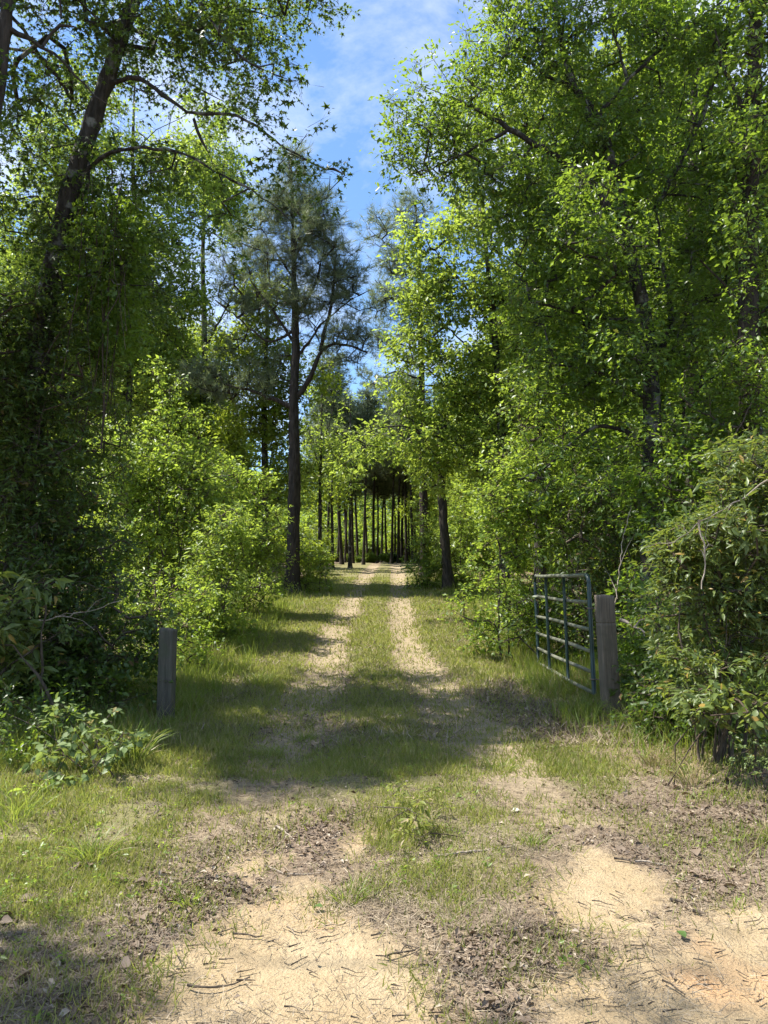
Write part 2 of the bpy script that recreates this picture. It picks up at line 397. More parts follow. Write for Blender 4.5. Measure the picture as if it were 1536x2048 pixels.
def skeleton(limb_pts, limb_rad, cl, r0=.0045, seg=.4, arch=.14, wob=.1, rmax=.05, power=.5, upcost=.5):
    """join the leafy ends cl to the limbs by ever finer branches: paths with radii, and the direction of growth at each end"""
    pos = np.concatenate(limb_pts); n0 = len(pos)
    d0 = np.full(len(cl), 1e9)
    for i in range(0, n0, 4): d0 = np.minimum(d0, np.linalg.norm(cl - pos[i], axis=1))
    order = np.argsort(d0)
    buf = np.zeros((n0 + len(cl) * 9 + 10, 3)); buf[:n0] = pos; par = np.full(len(buf), -1, int); n = n0
    cnt = np.zeros(len(buf)); paths = []; dirs = np.zeros((len(cl), 3))
    for ci in order:
        c = cl[ci]; w = buf[:n] - c
        d = np.sqrt((w * w).sum(1)) + upcost * np.maximum(w[:, 2], 0)
        i = int(np.argmin(d)); p0 = buf[i]; dd = np.linalg.norm(c - p0)
        k = int(np.clip(round(dd / seg), 1, 8)); t = np.linspace(0, 1, k + 1)[1:, None]
        mid = .5 * (p0 + c) + np.array([0, 0, arch * dd]) + rng.normal(size=3) * wob * dd
        q = (1 - t) ** 2 * p0 + 2 * t * (1 - t) * mid + t * t * c
        if k > 2: q[:-1] += rng.normal(size=(k - 1, 3)) * .025 * dd
        idx = np.arange(n, n + k); buf[idx] = q; par[idx] = np.r_[i, idx[:-1]]; cnt[idx[-1]] += 1
        n += k; paths.append((i, idx)); dirs[ci] = c - mid
    for j in range(n - 1, n0 - 1, -1): cnt[par[j]] += cnt[j]
    res = []
    for i, idx in paths:
        ii = np.r_[i, idx]; r = np.minimum(r0 * np.maximum(cnt[ii], 1) ** power, rmax)
        r[0] = min(r[0], r[1] * 1.25); res.append((buf[ii], r))
    return res, norm(dirs)

def plant(name, label, cat, base, trunk, tr, limbs, blobs, dens, spray, leafm, bark, group=None, gap=.42, seed=0, carve=True,
          trunk_name='trunk', limb_name='limb', crown_name='crown', twig_name='branches', needle=False, r0=.0045, rmax=.05, arch=.14,
          sides=10, rough=.02, twig_side=4, single_leaves=0, clr=.3, step=.18, twigmat=None, upcost=.5, spec_dir=None):
    base = np.asarray(base, float)
    root = empty(name, base); tag(root, label, cat, group)
    lp, lr = [], []
    if trunk is not None:
        q = resample(trunk, step) - base; r = np.interp(np.linspace(0, 1, len(q)), np.linspace(0, 1, len(tr)), tr)
        mb = MB()
        q2 = np.concatenate([[q[0] - [0, 0, .25]], q]); r2 = np.r_[r[0] * 1.35, r]
        flare = np.exp(-np.maximum(q2[:, 2] - q[0][2], 0) / .25) * .45 + 1
        mb.tube(q2, r2 * flare, sides, rough); mb.build(trunk_name, bark, root)
        lp.append(q); lr.append(r)
    for pts, ra, rb in limbs:
        q = resample(pts, .15) - base; r = np.linspace(ra, rb, len(q))
        q[1:-1] += rng.normal(size=(len(q) - 2, 3)) * .012
        mb = MB(); mb.tube(q, r, max(5, sides - 3), rough * .5); mb.build(limb_name, bark, root)
        lp.append(q); lr.append(r)
    cl = blob_points(blobs, dens * 4.2, gap - .05, seed)
    if carve: cl = cl[sunlit_keep(cl, clr)]
    z = gh(cl[:, 0], cl[:, 1]); cl = cl[cl[:, 2] > z + .04] - base
    br, dirs = skeleton(lp, lr, cl, r0, arch=arch, rmax=rmax, upcost=upcost)
    tw = MB()
    for p, r in br:
        tw.tube(p, r, 5 if r.max() > .02 else twig_side, 0, False)
    mb = MB()
    if needle: needles(mb, tw, cl, dirs, **spray)
    else: sprays(mb, tw, cl, dirs, **spray)
    tw.build(twig_name, twigmat or bark, root, kind='stuff')
    if single_leaves and not needle:
        # the leaves that show largest each become a part of their own
        tv, tf = spray['tmpl']; V = np.concatenate(mb.v); k = len(tv); nl = len(V) // k; V = V.reshape(nl, k, 3)
        c = V.mean(1) + base; px, zz = project(c)
        vis = (px[:, 0] > 0) & (px[:, 0] < 1536) & (px[:, 1] > 0) & (px[:, 1] < 2048)
        area = np.linalg.norm(V[:, 0] - V[:, len(tv) // 2], axis=1) / zz * vis - (c[:, 1] - base[1]) * .004
        pick = np.argsort(-area)[:single_leaves]
        rest = np.ones(nl, bool); rest[pick] = False
        proto = []
        for j in range(6):
            m2 = MB(); vv = tv.copy(); vv[:, 2] += .05 * np.sin(vv[:, 1] * 4 + j) + .03 * j * vv[:, 0]; vv[:, 0] *= .8 + .07 * j
            m2.add(vv, tf); proto.append(m2.mesh('leaf', leafm))
        from mathutils import Matrix, Vector
        for j in pick:
            v = V[j]; tip = int(np.argmax(tv[:, 1])); b_ = int(np.argmin(tv[:, 1]))
            d = v[tip] - v[b_]; s = np.linalg.norm(d); d = d / s
            lft = int(np.argmin(tv[:, 0])); rgt = int(np.argmax(tv[:, 0]))
            x = v[rgt] - v[lft]; x = x - d * (x @ d); x /= np.linalg.norm(x); nrm = np.cross(x, d)
            o = bpy.data.objects.new('leaf', proto[int(rng.integers(6))])
            o.matrix_local = Matrix(((x[0] * s, d[0] * s, nrm[0] * s, v[b_][0]), (x[1] * s, d[1] * s, nrm[1] * s, v[b_][1]), (x[2] * s, d[2] * s, nrm[2] * s, v[b_][2]), (0, 0, 0, 1)))
            COL.objects.link(o); o.parent = root
        m3 = MB(); V = V[rest]
        if len(V): m3.add(V.reshape(-1, 3), (tf[None] + (np.arange(len(V)) * k)[:, None, None]).reshape(-1, 3)); mb = m3
    mb.build(crown_name, leafm, root, kind='stuff')
    STAT[label[:40]] = (len(cl), sum(len(f) for f in mb.f), sum(len(f) for f in tw.f))
    return root
def PX(lst, Y): return [P(a[0], a[1], a[2] if len(a) > 2 else Y) for a in lst]
def sp(size, ntw, nlf, tmpl, lsize, **k): return dict(size=size, ntw=ntw, nlf=nlf, tmpl=tmpl, lsize=lsize, **k)

# ================================================================== GROUND
def spaced(a, b, fine, growth):
    r = [a]; s = fine
    while r[-1] < b: r.append(r[-1] + s); s *= growth
    return np.array(r)
xs = np.r_[-spaced(2.6, 250, .05, 1.07)[::-1], np.arange(-2.55, 2.56, .03), spaced(2.6, 250, .05, 1.07)]
ys = np.r_[-spaced(-1.5, 60, .3, 1.15)[::-1], spaced(1.8, 7.0, .025, 1.004), spaced(7.06, 480, .06, 1.022)]
ys = np.unique(np.round(ys, 4)); xs = np.unique(np.round(xs, 4))
GX, GY = np.meshgrid(xs, ys); gx, gy = GX.ravel(), GY.ravel()
SAND = [[(235, 2048), (300, 1950), (330, 1900), (440, 1850), (470, 1815), (560, 1770), (640, 1760), (660, 1830), (760, 1850), (830, 1900), (890, 1980), (900, 2048), (900, 2400), (150, 2400)],
        [(420, 1745), (510, 1700), (570, 1712), (500, 1765)],
        [(1085, 1790), (1100, 1740), (1160, 1695), (1290, 1735), (1345, 1780), (1330, 1830), (1290, 1870), (1220, 1885), (1150, 1850), (1075, 1830)],
        [(1040, 2048), (1090, 1935), (1180, 1905), (1330, 1885), (1390, 1830), (1536, 1815), (1800, 1850), (1800, 2400), (1000, 2400)],
        [(690, 1690), (740, 1650), (770, 1670), (720, 1720)]]
BARE = [[(905, 1510), (860, 1440), (825, 1380), (815, 1320), (860, 1310), (915, 1370), (965, 1420), (1040, 1465), (1020, 1510)],
        [(610, 1330), (640, 1285), (695, 1280), (690, 1325)], [(560, 1400), (610, 1350), (700, 1350), (680, 1390), (620, 1440)], [(500, 1500), (560, 1450), (620, 1450), (590, 1510)],
        [(470, 1650), (500, 1632), (600, 1625), (570, 1655)], [(1060, 1640), (1100, 1615), (1220, 1640), (1150, 1665)]]
LITTER = [[(1130, 1700), (1200, 1620), (1330, 1560), (1536, 1540), (1800, 1540), (1800, 1830), (1536, 1800), (1380, 1790), (1300, 1730)],
          [(200, 2048), (240, 1900), (300, 1800), (430, 1720), (560, 1640), (700, 1620), (660, 1740), (470, 1800), (300, 1930)],
          [(930, 2048), (900, 1950), (960, 1850), (1080, 1800), (1150, 1880), (1060, 1960), (1010, 2048)],
          [(560, 1480), (640, 1340), (700, 1330), (690, 1420), (640, 1520)],
          [(940, 1390), (1060, 1340), (1110, 1400), (1180, 1480), (1090, 1500), (1010, 1450)]]
GRASS = [[(720, 1720), (700, 1640), (760, 1570), (860, 1520), (1000, 1530), (1060, 1600), (1080, 1680), (1010, 1760), (900, 1830), (760, 1820), (700, 1770)],
         [(-300, 1500), (330, 1500), (420, 1560), (360, 1660), (270, 1760), (200, 1850), (60, 1880), (-300, 2000)],
         [(980, 1520), (1050, 1480), (1180, 1490), (1280, 1560), (1200, 1610), (1060, 1600)],
         [(330, 1420), (560, 1320), (650, 1300), (600, 1380), (540, 1470), (420, 1560), (330, 1520)],
         [(330, 1600), (420, 1480), (600, 1500), (760, 1480), (900, 1500), (1050, 1480), (1100, 1560), (900, 1600), (700, 1610), (500, 1640)],
         [(700, 1560), (680, 1450), (700, 1330), (820, 1330), (870, 1450), (880, 1540), (760, 1580)]]
pS, pB, pL, pG = [gpoly(p) for p in SAND], [gpoly(p) for p in BARE], [gpoly(p) for p in LITTER], [gpoly(p) for p in GRASS]
def masks(x, y):
    wx = x + .12 * (noise2(x, y, 5, 21) - .5) * 2; wy = y + .2 * (noise2(x, y, 5, 22) - .5) * 2
    def mk(polys, soft):
        r = np.zeros(np.shape(x))
        for p in polys: r = np.maximum(r, np.clip(.5 + polydist(wx, wy, p) / soft, 0, 1))
        return r
    sand, bare, lit, gr = mk(pS, .42), mk(pB, .3), mk(pL, .5), mk(pG, .6)
    l, r = rut_x(y)
    rn = .5 + .9 * (noise2(x, y, .8, 31) - .5)
    rutw = np.exp(-((wx - l) / .33) ** 4) * .72 + np.exp(-((wx - r) / .33) ** 4) * .85
    ruts = np.clip(rutw * np.clip((y - 4.2) / 1.6, .0, 1) * (rn + .55), 0, 1)
    far = np.clip((y - 5.6) / 2.4, 0, 1) * (.16 + .84 * np.clip((y - 8.3) / 2.5, 0, 1))
    edge = np.clip((np.abs(x + .1) - 2.3) / .6, 0, 1)
    grass = np.maximum(gr, far * (1 - edge * .3)) * (1 - ruts) * (1 - sand) * (1 - bare)
    grass = np.maximum(grass, .25 * edge) * (1 - .8 * lit)
    lit = np.maximum(lit, edge * .8)
    base_sparse = .18 * (1 - sand)
    grass = np.clip(np.maximum(grass, base_sparse) * (.35 + 1.1 * noise2(x, y, 1.6, 41)), 0, 1)
    return sand, np.clip(np.maximum(bare, ruts * .9), 0, 1), lit, grass
ms, mbare, ml, mg = masks(gx, gy)
gz = gh(gx, gy) - .015 * ms
nx, ny = len(xs), len(ys)
ii = (np.arange(ny - 1)[:, None] * nx + np.arange(nx - 1)[None]).ravel()
me = bpy.data.meshes.new('ground')
v = np.stack([gx, gy, gz], -1).astype(np.float32); q = np.stack([ii, ii + 1, ii + nx + 1, ii + nx], -1).astype(np.int32)
me.vertices.add(len(v)); me.vertices.foreach_set('co', v.ravel())
me.loops.add(q.size); me.loops.foreach_set('vertex_index', q.ravel())
me.polygons.add(len(q)); me.polygons.foreach_set('loop_start', np.arange(len(q), dtype=np.int32) * 4); me.polygons.foreach_set('use_smooth', np.ones(len(q), bool))
me.update(calc_edges=True)
for nm, a in (('sand', ms), ('bare', mbare), ('litter', ml), ('grass', mg)):
    at = me.attributes.new(nm, 'FLOAT', 'POINT'); at.data.foreach_set('value', a.astype(np.float32))
ground = bpy.data.objects.new('ground', me); COL.objects.link(ground)
ground['kind'] = 'structure'; ground['label'] = 'sandy dirt track with two wheel ruts, grass strip and leaf litter'
def ground_mat():
    m, N, L = mat('track soil')
    g = N('ShaderNodeNewGeometry')
    def noise(s, det=6, ro=.6):
        n = N('ShaderNodeTexNoise'); n.inputs['Scale'].default_value = s; n.inputs['Detail'].default_value = det; n.inputs['Roughness'].default_value = ro
        L(g.outputs['Position'], n.inputs['Vector']); return n.outputs[0]
    def ramp(x, a, b, ca, cb):
        r = N('ShaderNodeValToRGB'); e = r.color_ramp.elements; e[0].position, e[1].position = a, b; e[0].color, e[1].color = rgba(ca), rgba(cb)
        L(x, r.inputs[0]); return r.outputs[0]
    def mix(f, a, b):
        k = N('ShaderNodeMix'); k.data_type = 'RGBA'; L(f, k.inputs[0]); L(a, k.inputs[6]); L(b, k.inputs[7]); return k.outputs[2]
    def edge(attr, nz, amt, lo, hi):
        a = N('ShaderNodeAttribute'); a.attribute_name = attr
        s = N('ShaderNodeMath'); s.operation = 'MULTIPLY_ADD'; s.inputs[1].default_value = amt; L(nz, s.inputs[0]); L(a.outputs['Fac'], s.inputs[2])
        r = N('ShaderNodeMapRange'); r.inputs[1].default_value = lo + amt * .5; r.inputs[2].default_value = hi + amt * .5; L(s.outputs[0], r.inputs[0]); return r.outputs[0]
    fine, mid, big = noise(90, 5), noise(14, 6), noise(2.2, 4)
    sandc = mix(ramp(big, .42, .62, (0, 0, 0), (1, 1, 1)), ramp(fine, .3, .7, (.285, .21, .122), (.385, .295, .175)), ramp(fine, .3, .7, (.33, .255, .155), (.43, .34, .215)))
    orange = ramp(noise(1.1, 3), .56, .70, (0, 0, 0), (.55, .55, .55))
    oc = N('ShaderNodeRGB'); oc.outputs[0].default_value = (.44, .22, .09, 1)
    sandc = mix(orange, sandc, oc.outputs[0])
    barec = ramp(fine, .3, .72, (.22, .17, .11), (.38, .305, .20))
    soil = mix(ramp(mid, .4, .6, (0, 0, 0), (1, 1, 1)), ramp(fine, .3, .7, (.085, .064, .043), (.235, .18, .12)), ramp(fine, .3, .7, (.16, .122, .082), (.34, .265, .175)))
    litc = mix(ramp(noise(30, 6, .7), .42, .6, (0, 0, 0), (1, 1, 1)), ramp(fine, .3, .7, (.07, .05, .036), (.16, .115, .08)), ramp(fine, .3, .7, (.20, .15, .11), (.36, .28, .20)))
    grs = ramp(fine, .3, .7, (.11, .105, .045), (.25, .225, .105))
    c = mix(edge('grass', mid, .7, .35, .75), soil, grs)
    c = mix(edge('litter', mid, .6, .35, .7), c, litc)
    c = mix(edge('bare', mid, 1.0, .3, .7), c, barec)
    c = mix(edge('sand', noise(26, 9, .72), 1.15, .30, .74), c, sandc)
    # scattered dark crumbs on the sand
    v = N('ShaderNodeTexVoronoi'); v.inputs['Scale'].default_value = 34; L(g.outputs['Position'], v.inputs['Vector'])
    sp_ = ramp(v.outputs['Distance'], .10, .17, (.7, .7, .7), (0, 0, 0)); dc = N('ShaderNodeRGB'); dc.outputs[0].default_value = (.12, .085, .05, 1)
    c = mix(sp_, c, dc.outputs[0])
    h = N('ShaderNodeMath'); h.operation = 'MULTIPLY_ADD'; h.inputs[1].default_value = 1.8; L(mid, h.inputs[0]); L(fine, h.inputs[2])
    bp = N('ShaderNodeBump'); bp.inputs['Strength'].default_value = .8; bp.inputs['Distance'].default_value = .02; L(h.outputs[0], bp.inputs['Height'])
    b = N('ShaderNodeBsdfPrincipled'); b.inputs['Roughness'].default_value = .95; b.inputs['Specular IOR Level'].default_value = .15
    L(c, b.inputs['Base Color']); L(bp.outputs[0], b.inputs['Normal'])
    o = N('ShaderNodeOutputMaterial'); L(b.outputs[0], o.inputs[0])
    return m
me.materials.append(ground_mat())
print('ground', round(time.time() - T0, 1))

# ================================================================== GATE AND POSTS
def wood_mat(name, c1, c2, c3):
    m, N, L = mat(name)
    tc = N('ShaderNodeTexCoord'); mp = N('ShaderNodeMapping'); mp.inputs['Scale'].default_value = (1, 1, .05)
    L(tc.outputs['Object'], mp.inputs[0])
    n = N('ShaderNodeTexNoise'); n.inputs['Scale'].default_value = 60; n.inputs['Detail'].default_value = 8; n.inputs['Roughness'].default_value = .7; n.inputs['Distortion'].default_value = .4
    L(mp.outputs[0], n.inputs['Vector'])
    r = N('ShaderNodeValToRGB'); e = r.color_ramp.elements; e[0].position = .33; e[1].position = .66; e[0].color = rgba(c1); e[1].color = rgba(c2)
    L(n.outputs[0], r.inputs[0])
    n2 = N('ShaderNodeTexNoise'); n2.inputs['Scale'].default_value = 7; n2.inputs['Detail'].default_value = 6; L(tc.outputs['Object'], n2.inputs['Vector'])
    r2 = N('ShaderNodeValToRGB'); r2.color_ramp.elements[0].position = .5; r2.color_ramp.elements[1].position = .72
    L(n2.outputs[0], r2.inputs[0])
    mx = N('ShaderNodeMix'); mx.data_type = 'RGBA'; mx.inputs[7].default_value = rgba(c3); L(r2.outputs[0], mx.inputs[0]); L(r.outputs[0], mx.inputs[6])
    bp = N('ShaderNodeBump'); bp.inputs['Strength'].default_value = .6; bp.inputs['Distance'].default_value = .006; L(n.outputs[0], bp.inputs['Height'])
    b = N('ShaderNodeBsdfPrincipled'); b.inputs['Roughness'].default_value = .85; L(mx.outputs[2], b.inputs['Base Color']); L(bp.outputs[0], b.inputs['Normal'])
    o = N('ShaderNodeOutputMaterial'); L(b.outputs[0], o.inputs[0]); return m
M['post_a'] = wood_mat('weathered post wood', (.075, .057, .04), (.195, .155, .112), (.10, .085, .058))
M['post_b'] = wood_mat('grey post wood', (.04, .036, .027), (.115, .103, .078), (.06, .07, .038))
def post_mesh(w, h, grooves, cracks, top=.02):
    """square weathered post: rounded edges, saw groove all round, splits running down its face, worn top"""
    mb = MB(); zs = list(np.linspace(-.35, h, 40))
    for g in grooves: zs += [g - .008, g - .003, g + .003, g + .008]
    zs = np.sort(np.array(zs)); per = []
    n = 15; s = np.linspace(-1, 1, n)
    for sx in s[:-1]: per.append((sx, -1.0))
    for sy in s[:-1]: per.append((1.0, sy))
    for sx in s[:-1]: per.append((-sx, 1.0))
    for sy in s[:-1]: per.append((-1.0, -sy))
    per = np.array(per); k = len(per)
    rad = np.maximum((np.abs(per) ** 9).sum(1) ** (1 / 9), 1e-6); per = per / rad[:, None]
    V = []
    for z in zs:
        c = per * w / 2
        v = np.stack([c[:, 0], c[:, 1], np.full(k, z)], -1)
        r = np.ones(k) + .03 * (vnoise(v * [30, 30, 1.2], 3) - .5) + .03 * (vnoise(v * [8, 8, 5], 8) - .5)
        for g in grooves:
            if abs(z - g) < .005: r = r - .07
        for side, pos, z0, z1, dep in cracks:
            if z0 < z < z1:
                a = c[:, 0] if side == 'y' else c[:, 1]
                face = (c[:, 1] < -w * .46) if side == 'y' else (c[:, 0] < -w * .46)
                r = r - dep * np.exp(-((a - pos * w - .01 * math.sin(z * 9)) / .006) ** 2) * face
        v[:, :2] = c * r[:, None]
        if z == zs[-1]: v[:, 2] += -.008 + top * (v[:, 0] / w) + .006 * (vnoise(v * 40, 2) - .5)
        V.append(v)
    V = np.concatenate(V); m = len(zs)
    i = np.arange(m - 1)[:, None] * k; j = np.arange(k)[None]; j2 = (j + 1) % k
    q = np.stack([i + j, i + j2, i + k + j2, i + k + j], -1).reshape(-1, 4)
    f = np.concatenate([q[:, [0, 1, 2]], q[:, [0, 2, 3]]])
    V = np.concatenate([V, [[0, 0, h + .004]]]); t0 = (m - 1) * k
    f = np.concatenate([f, [[t0 + a, t0 + (a + 1) % k, len(V) - 1] for a in range(k)]])
    mb.add(V, f); return mb
bpz = P(1216, 1190, 7.75)
gp = np.array([bpz[0], 7.85, gh(bpz[0], 7.85)])
post_r = empty('gate_post', gp + [.035, 0, 0]); tag(post_r, 'thick squared brown wooden post that carries the open metal gate', 'post')
ph = bpz[2] - gp[2]
pb = post_mesh(.168, ph, [ph - .29], [('y', -.22, .25, .95, .05), ('y', .18, .0, .62, .04)], -.012).build('shaft', M['post_a'], post_r)
post_r.rotation_euler = (math.radians(-.5), math.radians(-2.0), math.radians(4))
lpz = P(331, 1257, 7.45)
lp_ = np.array([lpz[0], 7.52, gh(lpz[0], 7.52)])
post_l = empty('gate_post', lp_); tag(post_l, 'narrow grey wooden post standing alone in the grass across from the gate', 'post')
post_mesh(.148, lpz[2] - lp_[2], [], [('y', .05, .1, .80, .12), ('y', -.27, .3, 1.0, .05)], -.02).build('shaft', M['post_b'], post_l)
post_l.rotation_euler = (0, math.radians(.4), math.radians(-3))

def paint_mat(name, c1, c2, cw, rough=.5):
    m, N, L = mat(name)
    tc = N('ShaderNodeTexCoord'); n = N('ShaderNodeTexNoise'); n.inputs['Scale'].default_value = 14; n.inputs['Detail'].default_value = 8; n.inputs['Roughness'].default_value = .7
    L(tc.outputs['Object'], n.inputs['Vector'])
    r = N('ShaderNodeValToRGB'); e = r.color_ramp.elements; e[0].position = .35; e[1].position = .62; e[0].color = rgba(c1); e[1].color = rgba(c2)
    L(n.outputs[0], r.inputs[0])
    r2 = N('ShaderNodeValToRGB'); r2.color_ramp.elements[0].position = .60; r2.color_ramp.elements[1].position = .68
    L(n.outputs[0], r2.inputs[0]); mx = N('ShaderNodeMix'); mx.data_type = 'RGBA'; mx.inputs[7].default_value = rgba(cw)
    L(r2.outputs[0], mx.inputs[0]); L(r.outputs[0], mx.inputs[6])
    b = N('ShaderNodeBsdfPrincipled'); b.inputs['Roughness'].default_value = rough; L(mx.outputs[2], b.inputs['Base Color'])
    bp = N('ShaderNodeBump'); bp.inputs['Strength'].default_value = .15; bp.inputs['Distance'].default_value = .003; L(n.outputs[0], bp.inputs['Height']); L(bp.outputs[0], b.inputs['Normal'])
    o = N('ShaderNodeOutputMaterial'); L(b.outputs[0], o.inputs[0]); return m
M['rail'] = paint_mat('faded green rail paint', (.105, .11, .082), (.18, .18, .135), (.10, .075, .05), .55)
M['upright'] = paint_mat('dark green paint', (.012, .028, .023), (.02, .045, .036), (.05, .05, .04), .4)
M['iron'] = paint_mat('rusty iron', (.09, .06, .045), (.2, .15, .11), (.30, .27, .24), .6)
ga, gb = P(1183, 1151, 8.1), P(1074, 1152.5, 10.93)          # near and far upper corners
GH = 1.265
gate = empty('farm_gate', (ga[0], ga[1], ga[2] - GH)); tag(gate, 'dark green tubular metal farm gate swung open along the verge', 'gate')
ax = np.array([gb[0] - ga[0], gb[1] - ga[1], gb[2] - ga[2]]); GL = np.linalg.norm(ax); ax /= GL
lean = np.array([-.035, 0, 0])
def gp_(u, w): return ax * u + np.array([0, 0, 1]) * w + lean * (w / GH)
def arc(pts): return np.array(pts)
R_ = .022
fr_ = []
cr = .09
# outer frame: two ends bending into the top rail
for (u0, sgn) in ((0, 1), (GL, -1)):
    pts = [gp_(u0, 0.0), gp_(u0, .5), gp_(u0, GH - cr)] + [gp_(u0 + sgn * cr * (1 - math.cos(a)), GH - cr + cr * math.sin(a)) for a in np.linspace(.2, math.pi / 2, 7)]
    mb = MB(); mb.tube(np.array(pts), R_ + .002, 10, .002); mb.build('end_upright', M['upright'], gate)
mb = MB(); mb.tube(np.array([gp_(u, GH + .004 * math.sin(u * 5)) for u in np.linspace(cr, GL - cr, 14)]), R_ + .001, 10, .002); mb.build('rail', M['rail'], gate)
for fz in (.234, .46, .65, .83, 1.0):
    mb = MB(); mb.tube(np.array([gp_(u, GH * (1 - fz) + .006 * math.sin(u * 2.1 + fz * 9)) for u in np.linspace(.012, GL - .012, 14)]), R_ - .001, 10, .002)
    mb.build('rail', M['rail'], gate)
for u in (GL * .34, GL * .69):                                # inner uprights, set on the road side of the rails
    mb = MB(); mb.tube(np.array([gp_(u, w) + [-.036, 0, 0] for w in np.linspace(.03, GH - .015, 9)]), .0195, 10, .002); mb.build('upright', M['upright'], gate)
for w in (GH * .72, GH * .12):                                # hinge: eye round the upright and bolt into the post
    mb = MB(); c = gp_(0, w)
    th = np.linspace(0, 2 * math.pi, 15)
    mb.tube(np.array([c + [.03 * math.cos(t), .03 * math.sin(t), 0] for t in th]), .007, 6)
    hd = mb.build('hinge', M['iron'], gate)
    mb = MB(); mb.tube(np.array([c + [.03, -.01, 0], c + [.06, -.06, 0], c + [.08, -.14, 0]]), .008, 7); mb.build('bolt', M['iron'], hd)
print('gate', round(time.time() - T0, 1))

# ================================================================== TREES AT THE NEAR LEFT
def gz_at(p): return np.array([p[0], p[1], gh(p[0], p[1])])
def base_px(px, Y):
    p = P(px, HORIZON, Y); return np.array([p[0], Y, float(gh(p[0], Y))])
# the leaning sweetgum, hung with vines
b = base_px(30, 9)
tr1 = [b] + PX([(45, 1000), (66, 860), (78, 700), (100, 560), (122, 450), (150, 350), (202, 190), (236, 90), (268, 0), (300, -110), (330, -250), (350, -420)], 9)
limbs = [(PX([(140, 385), (200, 308, 8.9), (262, 297, 8.8), (330, 297, 8.7), (392, 318, 8.6), (440, 350, 8.5), (500, 378, 8.4), (545, 412, 8.3), (590, 450, 8.2)], 9), .027, .006),
         (PX([(205, 180), (250, 150, 8.9), (290, 160, 8.8), (335, 195, 8.7), (388, 238, 8.6), (440, 222, 8.5), (500, 240, 8.4), (560, 290, 8.3), (640, 335, 8.2), (690, 350, 8.1)], 9), .034, .006),
         (PX([(388, 238, 8.6), (405, 280, 8.6), (420, 320, 8.6), (445, 365, 8.5)], 9), .022, .007),
         (PX([(318, -180), (370, -40, 8.8), (410, 30, 8.6), (460, 95, 8.4), (525, 143, 8.2), (590, 160, 8.1), (648, 174, 8.0)], 9), .032, .005),
         (PX([(288, -60), (360, 0, 9), (430, 10, 8.9), (500, 25, 8.9), (560, 30, 8.8)], 9), .03, .006),
         (PX([(120, 460), (160, 415, 9.2), (185, 340, 9.4), (150, 270, 9.6), (80, 200, 9.7)], 9), .03, .008),
         (PX([(330, -250), (250, -330, 9.4), (100, -420, 9.6), (-150, -480, 9.8)], 9), .05, .01),
         (PX([(340, -330), (420, -420, 8.6), (520, -500, 8.2)], 9), .05, .012)]
bl = blobs_px([(330, 90, 150, 130, 9, .8, .42), (200, 60, 130, 150, 9.3, .8, .4), (470, 60, 100, 60, 8.6, .6, .8), (590, 150, 60, 26, 8.1, .3, 1.3), (520, 120, 60, 40, 8.3, .4, .9), (440, 215, 110, 80, 8.6, .6, .5), (590, 310, 90, 40, 8.2, .4, 1.0),
               (680, 365, 36, 30, 8.1, .3, 1.3), (330, 270, 110, 90, 8.8, .7, .5), (500, 400, 60, 40, 8.4, .4, .9), (230, 330, 130, 80, 9, .7, .8), (110, 420, 130, 110, 9.2, .8, .7), (230, 540, 120, 100, 9.1, .9, 1.0), (60, 240, 90, 120, 9.6, .7, .7),
               (420, 470, 70, 50, 8.6, .5, .6), (340, 185, 80, 40, 8.6, .4, 1.3), (440, 215, 60, 30, 8.4, .3, 1.4), (520, 250, 50, 30, 8.3, .3, 1.4), (300, 310, 80, 34, 8.7, .4, 1.3), (420, 335, 60, 30, 8.5, .3, 1.3), (40, 680, 90, 130, 9.5, .7, 1.3)])
SHADE = []  # crown clumps added up the sun ray, mostly out of view, to cast shade
def shade(g_, h0, h1, r=.75, k=1.0, z=None):
    h_ = h0 + (h1 - h0) * rng.random(); g_ = np.array(g_, float); SHADE.append((g_ + SUN * (h_ / SUN[2]), (r, r, .55), k))
for q in [(380, 1470), (450, 1510), (560, 1520), (680, 1500), (800, 1480), (900, 1460), (980, 1450), (600, 1440), (720, 1410), (840, 1400), (950, 1410), (560, 1390), (660, 1360), (780, 1350), (880, 1360), (500, 1560), (640, 1570), (760, 1540), (850, 1520), (1060, 1420), (1120, 1430), (1000, 1380)]: shade(G(*q), 8.6, 10.6)
for q in [(60, 1960), (150, 2020), (-80, 1950), (60, 2100)]: shade(G(*q), 7.5, 9, .7, .8)
for q in [(1120, 1990), (1230, 2000), (1400, 1950), (1480, 2040), (1320, 2060)]: shade(G(*q), 8, 10, .5, .35)
for q in [(2.3, 8.1, .9), (2.3, 9, .9), (2.3, 10, .8), (2.3, 11, .7), (2.4, 7.8, .4), (3.2, 7, .6), (3.6, 9, 1.5), (3.4, 10.5, 1.0), (2.6, 5.7, .5), (3.0, 5.5, .6), (3.1, 6.2, .9), (2.3, 6.3, .3)]: shade(q, 7.5, 9.5, .7, .9)
for q in [(-2.3, 7.4, .5), (-2.6, 6.5, .3), (-3, 7.2, .3), (-3.6, 8, 1.5), (-4, 8.2, 2.6), (-4.4, 8.5, 4), (-3.2, 8.4, 1.2), (-3.5, 6.2, .4), (-2.8, 5.8, .1), (-3.8, 7, .8), (-4.4, 7.6, 2)]: shade(q, 5.5, 8, .75, 1.1)
bl += [(b_[0], b_[1], b_[2] * .75) for b_ in SHADE if b_[0][1] > 7.9]
